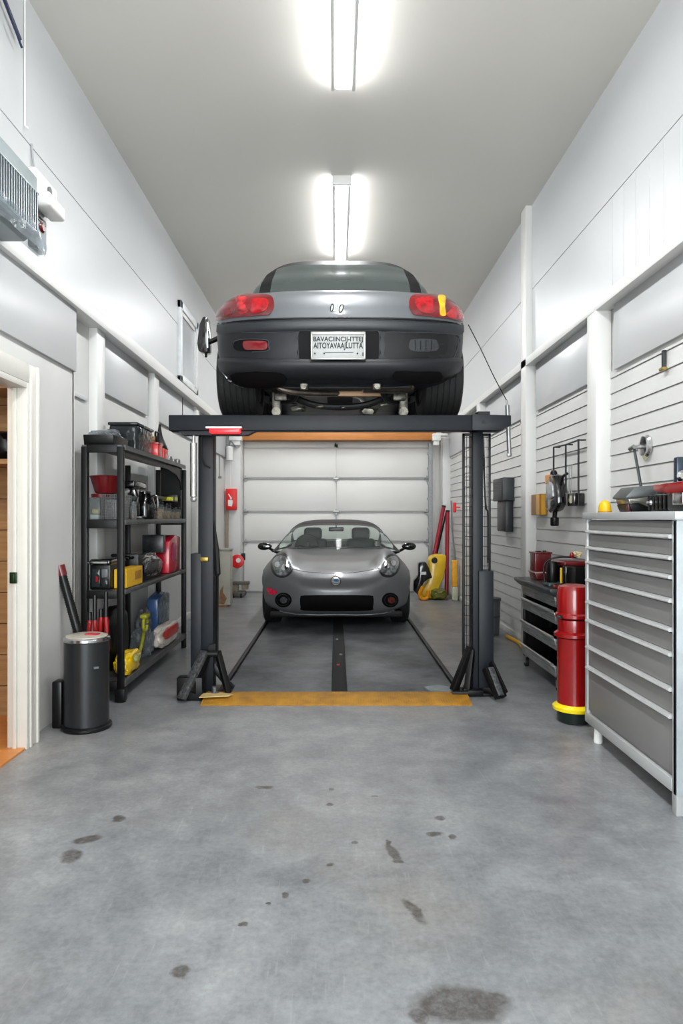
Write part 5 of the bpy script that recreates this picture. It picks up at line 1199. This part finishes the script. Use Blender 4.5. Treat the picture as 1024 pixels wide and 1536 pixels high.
lpart('boot_gap', cs.line([(322, 486), (360, 482), (420, 479), (508, 477.5), (596, 479), (656, 482), (697, 486)], .0035, -.001), deepb, car, 'dark shut line over the bumper')
lpart('bumper_ledge', cs.strip(xs, [(480, -.004), (482, .018), (492, .020), (496, .002), (498, -.006)], lambda x: bow(x)*.8), pm('bumper_ledge_charcoal', (34, 37, 41), .4, var=.05), car, ang=60)
xs2 = [328+(692-328)*k/60 for k in range(61)]
lb = lpart('lower_bumper', cs.strip(xs2, [(538, -.005), (540.5, .022), (546, .030), (556, .030), (566, .018), (572, -.004)], lambda x: -((x-508)/190)**2*3), trimb, car, ang=60)
lpart('recess_shade', cs.patch([(449, 497), (508, 496.5), (567, 497), (568, 518), (567, 538), (508, 539), (449, 538), (448, 518)], .002, 0, 3, 2), pm('matte_patch_black', (7, 7, 8), .6, spec=.15), car, 'black patch painted as recess shade behind the plate')  # flat patch slightly proud; its black paints the shade of a recess
lpart('bumper_panel', cs.patch([(580, 498), (640, 499), (686, 502), (686, 520), (680, 536), (640, 539), (580, 539), (578, 518)], .003, 0, 3, 2), pm('panel_black', (15, 17, 19), .45, spec=.3), car)
lpart('fog_vent', cs.patch([(614, 513), (620, 509), (648, 509), (655, 513), (654, 526), (616, 526)], .006, 0, 3, 3), pm('vent_grey', (46, 48, 50), .3, var=.4, scale=60), car)
for k in range(4): lpart('vent_bar', cs.line([(622+k*8, 511), (622+k*8, 525)], .003, .008, 2), trimb, car)
fl = lpart('rear_fog_light', cs.patch([(350, 518), (356, 511), (378, 509.5), (400, 511), (402, 518), (400, 525), (378, 527), (356, 526)], .004, 0, 3, 3), pm('matte_patch_black', (14, 15, 16)), car, 'dark housing with red lens')
lpart('red_lens', cs.patch([(366, 512.5), (384, 511.5), (400, 513), (400, 524), (384, 525), (368, 524)], .010, .003, 3, 3), redl, fl, 'small red lens')
lpart('lower_vent', cs.patch([(350, 562), (358, 557), (400, 556), (422, 558), (430, 566), (424, 574), (400, 576), (362, 574)], .032, 0, 3, 3), deepb, car, 'black lower vent')
lpart('lower_vent', cs.patch([(592, 555), (625, 555), (656, 556), (657, 568), (625, 571), (592, 568)], .034, 0, 3, 2), deepb, car, 'black lower vent')
silver_edge = pm('silver_sill', (150, 153, 156), .3, .7, coat=.5)
lpart('corner_strip', cs.line([(324, 548), (332, 562), (346, 571), (366, 577)], .007, .018), silver_edge, car, 'bright lower corner strip')
crease = pm('bumper_highlight', (66, 71, 76), .35)  # paler grey lines paint edge highlights along the bumper ridges
for o in ([(448, 538), (447, 518), (448, 498), (460, 496.5), (508, 496), (556, 496.5), (568, 498), (569, 518), (568, 538)], [(448, 540), (508, 541), (568, 540)], [(580, 498), (640, 499), (684, 502), (687, 510), (686, 522), (680, 536), (672, 539.5), (640, 540), (580, 540)], [(322, 500), (380, 499), (440, 498)], [(350, 518), (352, 512), (366, 509), (390, 509), (402, 511), (403, 518), (402, 526), (378, 528)]):
    lpart('crease_highlight', cs.line(o, .0022, .003, 4), crease, car)
# boot emblem: two rounded loops and bars
eb = pm('emblem_chrome', (26, 27, 26), .3, .3)
eg = lpart('emblem_backing', cs.patch([(495, 458), (500, 456.5), (514, 457), (515, 463), (512, 468), (500, 467), (496, 465)], .002, 0, 2, 3), pm('emblem_pale', (140, 144, 144), .3, .5), car, 'pale emblem backing')
for o in ([(497, 457), (499.5, 456.8), (500, 462), (498, 466.5), (496, 466), (495.5, 461), (497, 457)], [(511, 458), (514, 457), (514.5, 462), (512, 467.5), (509, 468), (508.5, 463), (511, 458)]):
    lpart('emblem_loop', cs.line(o, .0036, .004, 4), eb, eg, 'dark chrome loop')
for a in ((503, 457.5), (506.5, 457.5)): lpart('emblem_bar', cs.line([a, (a[0]+.2, 466.5)], .0018, .004, 3), chrome, eg)
# number plate
h = cs.hit(507, 518)[0]; yy = h.y-.035; k = (M @ h).y/1024
def LP(px, py):
    w = cs.inv @ at(px, py, (M @ h).y-.035); return w.x, w.z
x0, z1 = LP(466, 498); x1, z0 = LP(548, 539)
bm = B(); rbox(bm, x0, x1, yy, yy+.012, z0, z1, .004, 2); box(bm, x0+.1, x1-.1, yy+.01, yy+.08, z0+.05, z1-.05)
pl = lpart('number_plate', bm, pm('plate_white', (164, 167, 165), .4, var=.05, scale=30), car, 'white number plate')
bm = B()
for b in ((x0, x1, z1-.018, z1), (x0, x1, z0, z0+.01), (x0, x0+.01, z0, z1), (x1-.01, x1, z0, z1)): box(bm, b[0], b[1], yy-.006, yy+.002, b[2], b[3])
lpart('plate_frame', bm, pm('plate_frame_silver', (170, 168, 162), .3, .4), pl, bevel=.002)
cxp = (x0+x1)/2
for s, zc, sz in (('BAVACIINCIJ-ITTEJ', z1-.050, .043), ('AITOYAVAAJLUTTA', z1-.094, .054)):
    T4 = Matrix.Translation((cxp, yy-.002, zc)) @ FACE_CAM @ Matrix.Scale(1, 4)
    tb = text_bm(s, sz, T4); w_ = max(v.co.x for v in tb.verts)-min(v.co.x for v in tb.verts); f = (x1-x0-.035)/w_
    for v in tb.verts: v.co.x = cxp+(v.co.x-cxp)*f
    lpart('plate_lettering', tb, pm('plate_ink', (14, 15, 14), .6), pl, 'dark lettering')
bm = B()
for px_, w_ in ((472, 3), (486, 2), (536, 2)): a, b = LP(px_, 530); lathe(bm, [(.006, 0), (.006, .003)], (a, yy-.001, b), 10, axis='y')
a, b = LP(487, 528.2); c, d = LP(530, 528.2); box(bm, a, c, yy-.002, yy, b-.0015, b+.0015); a, b = LP(544, 531); box(bm, a-.003, a+.004, yy-.002, yy, b-.012, b+.012)
lpart('plate_bolts', bm, pm('plate_ink', (14, 15, 14), .6), pl)
# wheels and underside
rimm = pm('rim_silver', (130, 132, 134), .3, .8)
for y in (0, 2.35):
    for s in (-1, 1): wheel(car, s*.785, y, .315, .31, rimm)
ub = pm('underbody_black', (16, 16, 17), .5, .2, var=.5, scale=15)
dirty = pm('dirty_alloy', (92, 90, 82), .4, .8, var=.7, scale=30)
bm = B(); cyl(bm, (-.56, -.02, .30), (.56, -.02, .30), .04, n=12); tube(bm, smooth_path([(-.56, -.10, .30), (-.36, -.16, .17), (-.15, -.18, .10), (.15, -.18, .10), (.36, -.16, .17), (.56, -.10, .30)]), .026, 10); cyl(bm, (-.1, 0, .22), (.1, 0, .22), .10, n=16); lpart('rear_axle', bm, ub, car)
bm = B(); tube(bm, smooth_path([(-.5, -.5, .28), (-.42, -.52, .20), (-.2, -.42, .18), (.1, -.2, .19), (.2, .5, .18), (.15, 1.6, .18)]), .024, 10); lpart('exhaust_pipe', bm, pm('burnt_steel', (92, 84, 76), .35, .8, var=.4), car)
bm = B(); lathe(bm, [(.02, -.20), (.075, -.18), (.08, 0), (.075, .18), (.02, .20)], (.35, -.46, .235), 20, axis='x', sy=.75); lpart('muffler', bm, pm('burnt_steel', (92,84,76)), car)
for s in (-1, 1):
    bm = B(); rbox(bm, s*.50-.035, s*.50+.035, -.14, -.06, .06, .28, .012, 2); rbox(bm, s*.46-.05, s*.46+.05, -.2, -.14, .14, .2, .01, 2); cyl(bm, (s*.50, -.15, .06), (s*.50, -.05, .06), .035, n=12); lpart('hub_carrier', bm, dirty, car, 'dirty bare metal hub carrier')
    bm = B(); pts = []
    for k in range(50): a = k*.75; pts.append((s*.38+.035*math.cos(a), -.08+.035*math.sin(a), .12+.2*k/50))
    tube(bm, pts, .006, 6); lpart('coil_spring', bm, dirty, car)
    bm = B(); rbox(bm, s*.26-.03, s*.26+.03, -.62, -.57, .19, .26, .012, 2); cyl(bm, (s*.26, -.66, .21), (s*.26, -.56, .21), .02, n=10); lpart('tow_bracket', bm, dirty, car, 'bare metal bracket')
    bm = B(); tube(bm, smooth_path([(s*.30, -.45, .22), (s*.34, -.3, .15), (s*.42, -.15, .13), (s*.55, .0, .16)]), .018, 8); lpart('control_arm', bm, ub, car)
for k, (x, y, z, r) in enumerate(((-.16, -.2, .075, .018), (.02, -.22, .065, .014), (.22, -.15, .04, .04), (-.32, -.2, .06, .035), (.33, -.2, .09, .02))):
    bm = B(); blob(bm, (x, y, z+.02), (r*1.8, r, r*.8), 90+k, .3, sub=2); lpart('shiny_fitting', bm, dirty, car)
bm = B(); rbox(bm, -.52, .52, -.55, 2.9, .20, .26, .02, 2); lpart('floor_pan', bm, ub, car)
bm = B(); prism(bm, [(.5, .20), (1.3, .085), (2.6, .10), (2.9, .20)], -.55, .55, 'yz'); lpart('engine_tray', bm, ub, car)
bm = B(); rbox(bm, -.27, .34, -.35, -.24, .165, .20, .005, 2); lpart('tan_board', bm, pm('tan_board', (176, 140, 104), .5, var=.12, scale=8, stretch=(.5, 4, 4)), car, 'tan strip across the underside')
# door mirror, left side only in view
bm = B(); q = [cs.inv @ at(*p) for p in ((305, 475, 5.85), (311, 476, 5.85), (313, 500, 5.85), (313.5, 527, 5.85), (309, 530, 5.85), (297, 527, 5.85), (295, 515, 5.85), (299, 487, 5.85))]
prism(bm, [(p.x, p.z) for p in q], q[0].y-.03, q[0].y+.12); mr = lpart('door_mirror', bm, gb, car, bevel=.018)
m0 = q[3]; bm = B(); cyl(bm, (m0.x-.01, m0.y+.05, m0.z+.08), (-.88, m0.y+.10, .80), .02, .03, n=10); lpart('mirror_arm', bm, gb, mr)
bm = B(); box(bm, q[2].x-.012, q[2].x-.004, q[0].y-.034, q[0].y-.028, q[3].z+.03, q[0].z-.05); lpart('mirror_edge', bm, chrome, mr)
bm = B(); blob(bm, (m0.x-.03, m0.y+.02, m0.z-.03), (.012, .012, .02), 95, .2, sub=2); lpart('mirror_clip', bm, deepb, mr)
car.location = (.03, 5.5, 2.13); car.rotation_euler = (tilt, 0, 0)

# ---------------------------------------------- parked coupe, facing the camera
car2 = thing('parked_car', (0, 0, 0), 'grey coupe parked facing forward on the mat under the lift', 'car')
prm = dict(Rn=.75, pn=2.6, Rt=.7, Rz=.24, pz=2.3, nl=4.6, nu=3.0, fx=.66, fw=.20, tuck=.02,
    W=[(0, .93), (.7, .97), (1.5, .95), (3, .97), (4, .95)], zb=[(0, .16), (3.9, .2)], zs=[(0, .44), (.5, .47), (1.2, .52), (4, .55)],
    zt=[(0, .60), (.12, .64), (.3, .695), (.6, .78), (.9, .84), (1.2, .88), (1.6, .90), (3.2, .93), (3.8, .88), (4.05, .8)],
    fend=[(0, .0), (.15, .04), (.4, .125), (.65, .155), (.9, .12), (1.25, .05), (1.6, .02), (2.9, .06), (3.5, .05), (4.05, 0)])
bm, ys = shell(4.05, prm)
M2 = Matrix.Translation((.0, 8.0, .012))
c2 = Caster(bm, M2)
AX2 = [(.72, .315), (3.15, .315)]
bm = cut_arches(bm, AX2, .35, .60); arch_mat(bm, AX2, .35, .60)
bmesh.ops.delete(bm, geom=[f for f in bm.faces if f.calc_center_median().z > .8 and abs(f.calc_center_median().x) < .6 and 1.42 < f.calc_center_median().y < 3.1], context='FACES')
lpart('body', bm, [paint2, deepb], car2, ang=50)
hp = dict(y0=1.17, y1=3.75, n=3.8, w=[(1.17, .87), (1.5, .80), (1.9, .72), (2.4, .69), (3.2, .74), (3.75, .74)],
    h=[(1.17, 0), (1.5, .19), (1.8, .325), (2.05, .385), (2.35, .405), (2.7, .385), (3.1, .28), (3.75, 0)], base=[(1.17, .872), (1.6, .88), (3.0, .90), (3.75, .915)])
cg2 = glassy('car_glass', (244, 250, 247), .97, .02, .02, ior=1.15)
ws = lambda y, f: y < 1.9 and .19 < f < .81
wr_ = lambda y, f: 2.9 < y < 3.6 and .17 < f < .83
ss1 = lambda y, f: 1.5 < y < 3.0 and .02 < f < .16 and not ws(y, f); ss2 = lambda y, f: 1.5 < y < 3.0 and .84 < f < .98 and not ws(y, f)
pil = pm('black_pillar', (24, 25, 26), .3, .2)
anyz = lambda y, f: ws(y, f) or wr_(y, f) or ss1(y, f) or ss2(y, f)
house_parts(hp, car2, [('windscreen', cg2, 'clear windscreen', ws, 0), ('rear_window', cg2, None, wr_, 0), ('side_window', cg2, None, ss1, 0), ('side_window', cg2, None, ss2, 0),
    ('pillar', pil, 'black pillars', lambda y, f: not anyz(y, f) and y <= 1.92, .012), ('roof', pm('shaded_roof_paint', (34, 35, 36), .5, .0, spec=.3), 'roof darkened for shade', lambda y, f: not anyz(y, f) and y > 1.92, .012)], N=40, q=22)  # roof colour carries shade, set darker than the body paint
hd = lpart('headlight', c2.patch([(406, 840), (410, 831), (420, 828), (430, 832), (438, 845), (439, 856), (432, 864), (421, 867), (411, 862), (406, 851)], .003, 0, 5), pil, car2, 'left headlight in black surround')
lens = pm('headlight_glass', (120, 124, 124), .1, .5, var=.75, scale=26, coat=.9)
lpart('headlight_lens', c2.patch([(409, 844), (414, 836), (424, 834), (433, 842), (437, 853), (431, 862), (421, 864), (413, 859)], .008, .012, 5), lens, hd, 'clear lens')
for px_, py_, r in ((417, 848, 4.2), (427, 852, 5)): lpart('headlight_bulb', c2.patch([(px_+r*math.cos(a), py_+r*math.sin(a)) for a in [k*PI/4 for k in range(8)]], .018, .006, 3, 2), chrome, hd)
hd = lpart('headlight', c2.patch([(568, 852), (572, 842), (582, 833), (592, 831), (599, 836), (600, 848), (595, 860), (586, 866), (575, 865), (569, 859)], .003, 0, 5), pil, car2, 'right headlight in black surround')
lpart('headlight_lens', c2.patch([(571, 853), (576, 843), (584, 836), (593, 835), (597, 842), (596, 852), (590, 861), (581, 863), (573, 860)], .008, .012, 5), lens, hd, 'clear lens')
for px_, py_, r in ((580, 850, 4.5), (589, 846, 4)): lpart('headlight_bulb', c2.patch([(px_+r*math.cos(a), py_+r*math.sin(a)) for a in [k*PI/4 for k in range(8)]], .018, .006, 3, 2), chrome, hd)
def circ(cx, cy, rx, ry, n=12): return [(cx+rx*math.cos(2*PI*k/n), cy+ry*math.sin(2*PI*k/n)) for k in range(n)]
for s, (cx, cy) in enumerate(((425, 900), (585, 900))):
    f = lpart('fog_light', c2.patch(circ(cx, cy, 12.5, 11), .003, 0, 3, 2), deepb, car2, ['left round fog light', 'right round fog light'][s])
    lpart('fog_ring', c2.line(circ(cx, cy, 9, 8, 14)+[(cx+9, cy)], .006, .008, 2), pm('dark_chrome', (70, 72, 74), .25, .8), f)
    lpart('fog_lens', c2.patch(circ(cx+1, cy, 5.5, 5), .012, .006, 3, 2), [pm('fog_grey', (90, 92, 94), .2, .5, var=.5, scale=60), pm('fog_red', (96, 44, 40), .25, .2, var=.5, scale=60)][s], f)
g = lpart('grille', c2.patch([(450, 900), (451, 895), (456, 893), (505, 892.5), (554, 893), (559, 895), (560, 900), (559, 911), (555, 915), (505, 916), (455, 915), (451, 911)], .008, 0, 5, 2), deepb, car2, 'wide black lower grille')
for k in range(4): lpart('grille_bar', c2.line([(456, 897+k*5), (505, 897+k*5), (554, 897+k*5)], .0025, .004, 6), deepb, g)
lpart('front_lip', c2.line([(412, 918), (440, 922), (505, 923.5), (570, 922), (600, 918)], .009, .006), pm('lip_grey', (150, 152, 154), .3, .6, coat=.5), car2, 'bright lower lip edge')
lpart('hood_gap', c2.line([(438, 853), (455, 857), (480, 859.5), (505, 860), (530, 859), (556, 855), (570, 852)], .0035, 0), pil, car2, 'dark front edge of the bonnet')
bd = lpart('badge', c2.patch(circ(503.5, 872, 7.2, 7.2), .006, .004, 3, 2), pm('badge_silver', (214, 212, 206), .25, .5), car2, 'round silver badge')
lpart('badge_ring', c2.line(circ(503.5, 872, 7, 7, 14)+[(510.5, 872)], .005, .009, 2), pm('badge_bronze', (120, 92, 70), .3, .7), bd)
lpart('badge_centre', c2.patch([(500, 871), (503, 868.5), (507, 870), (507.5, 873), (503, 873.5)], .013, .002, 2, 3), pm('badge_blue', (58, 104, 150), .3), bd, 'blue mark')
lpart('badge_bars', c2.line([(498.5, 875), (503.5, 876.5), (508.5, 875)], .004, .013, 4), pm('badge_blue2', (70, 90, 120), .3), bd)
sl = lpart('side_marker', c2.patch([(400, 882), (406, 882), (416, 887), (412, 892), (403, 891)], .004, .002, 3, 3), pm('pink_red_lens', (214, 24, 62), .2, var=.3, scale=40, coat=.5), car2, 'pink red side marker')
for s in (-1, 1):
    q = at(397 if s < 0 else 613, 819.5, 9.3); x, y, z = q.x, q.y-8.0, q.z-.012
    bm = B(); t_ = B(); bmesh.ops.create_icosphere(t_, subdivisions=3, radius=1)
    for v in t_.verts: v.co = Vector((x+v.co.x*.098, y+v.co.y*.06*(1 if v.co.y > 0 else .6), z+v.co.z*(.052-s*0+.008*v.co.x*s)))
    me = bpy.data.meshes.new('t'); t_.to_mesh(me); t_.free(); bm.from_mesh(me); bpy.data.meshes.remove(me)
    mr = lpart('door_mirror', bm, gb, car2); bm = B(); tube(bm, [(x-s*.05, y+.01, z-.02), (x-s*.13, y+.05, z-.07), (x-s*.22, y+.1, z-.10)], [.018, .02, .03], 8); lpart('mirror_arm', bm, gb, mr)
    if s < 0: bm = B(); rbox(bm, x-.02, x+.07, y-.045, y-.03, z-.015, z+.015, .006, 2); lpart('mirror_lamp', bm, chrome, mr)
for y in (.72, 3.15):
    for s in (-1, 1): wheel(car2, s*.80, y, .318, .22, rimm)
bm = B(); rbox(bm, -.80, .80, .25, 3.9, .12, .20, .02, 2); lpart('floor_pan', bm, ub, car2)
# interior seen through the glass
intm = pm('green_grey_leather', (46, 56, 52), .5, var=.1)
bm = B(); rbox(bm, -.66, .66, 1.5, 3.2, .25, .32, .03, 2); lpart('cabin_floor', bm, deepb, car2)
bm = B(); prism(bm, [(1.25, .84), (1.45, .90), (1.70, .91), (1.78, .84), (1.72, .6), (1.4, .6)], -.68, .68, 'yz'); lpart('dashboard', bm, pm('dash_black', (22, 26, 25), .45), car2, bevel=.02)
for x in (-.36, .38):
    bm = B(); rbox(bm, x-.23, x+.23, 2.1, 2.6, .32, .52, .06, 3); lpart('seat', bm, intm, car2)
    s_ = B(); rbox(s_, x-.23, x+.23, 2.55, 2.70, .45, 1.0, .06, 3); bb = lpart('seat_back', s_, intm, car2)
    bm = B(); rbox(bm, x-.14, x+.14, 2.56, 2.68, .98, 1.17, .055, 4); lpart('headrest', bm, intm, bb)
bm = B(); lathe(bm, [(.165, -.012), (.18, 0), (.165, .012), (.15, 0), (.165, -.0121)], (0, 0, 0), 30, axis='y'); tube(bm, [(-.16, 0, 0), (.16, 0, 0)], .014, 6); tube(bm, [(0, 0, 0), (0, 0, -.16)], .014, 6); blob(bm, (0, 0, 0), (.05, .02, .05), 3, .05, sub=2)
bmesh.ops.transform(bm, matrix=Matrix.Translation((-.42, 1.86, .92)) @ Matrix.Rotation(-.35, 4, 'X'), verts=bm.verts[:]); lpart('steering_wheel', bm, pm('dash_black', (22,26,25)), car2)
bm = B(); rbox(bm, -.11, .11, 1.93, 1.96, 1.125, 1.185, .018, 3); cyl(bm, (0, 1.95, 1.17), (0, 1.93, 1.25), .01, n=6); lpart('interior_mirror', bm, pil, car2)
bm = B(); rbox(bm, -.55, .55, 2.95, 3.1, .85, .96, .03, 2); lpart('parcel_shelf', bm, intm, car2)
for a, b in (((-.62, 1.28, .90), (-.05, 1.36, .93)), ((.05, 1.28, .91), (.6, 1.33, .93))):
    bm = B(); cyl(bm, a, b, .007, n=6); lpart('wiper', bm, pil, car2)
car2.location = (0, 8.0, .012)

# ============================================================ camera, light, view
cd = bpy.data.cameras.new('camera'); cam = bpy.data.objects.new('camera', cd); C.objects.link(cam)
cam.location = (0, 0, CAMZ); cam.rotation_euler = (PI/2, 0, 0)
cd.sensor_fit = 'VERTICAL'; cd.sensor_height = 36; cd.lens = 24; cd.shift_x = 8/1536; cd.shift_y = 7/1536; cd.clip_start = .05
sc = bpy.context.scene; sc.camera = cam
w = bpy.data.worlds.new('world'); sc.world = w; w.use_nodes = True; w.node_tree.nodes['Background'].inputs[0].default_value = (.8, .85, .9, 1); w.node_tree.nodes['Background'].inputs[1].default_value = .3
def area(name, loc, rot, sx, sy, e, col=(1, 1, 1)):
    l = bpy.data.lights.new(name, 'AREA'); l.shape = 'RECTANGLE'; l.size = sx; l.size_y = sy; l.energy = e; l.color = col
    o = bpy.data.objects.new(name, l); C.objects.link(o); o.location = loc; o.rotation_euler = rot; return o
area('rear_fill_light', (0.0, Y0+.05, 1.9), (PI/2, 0, 0), 3.2, 3.4, EN_BACK, (.93, .97, 1))  # unseen fill added behind the camera; the rear wall has no opening
area('side_room_lamp', (-3.0, 3.2, 2.55), (0, 0, 0), .5, .5, 9, (1, .86, .68))
sc.view_settings.view_transform = 'Standard'; sc.view_settings.look = 'None'; sc.view_settings.gamma = 1; sc.view_settings.use_curve_mapping = False
sc.view_settings.exposure = EXPO
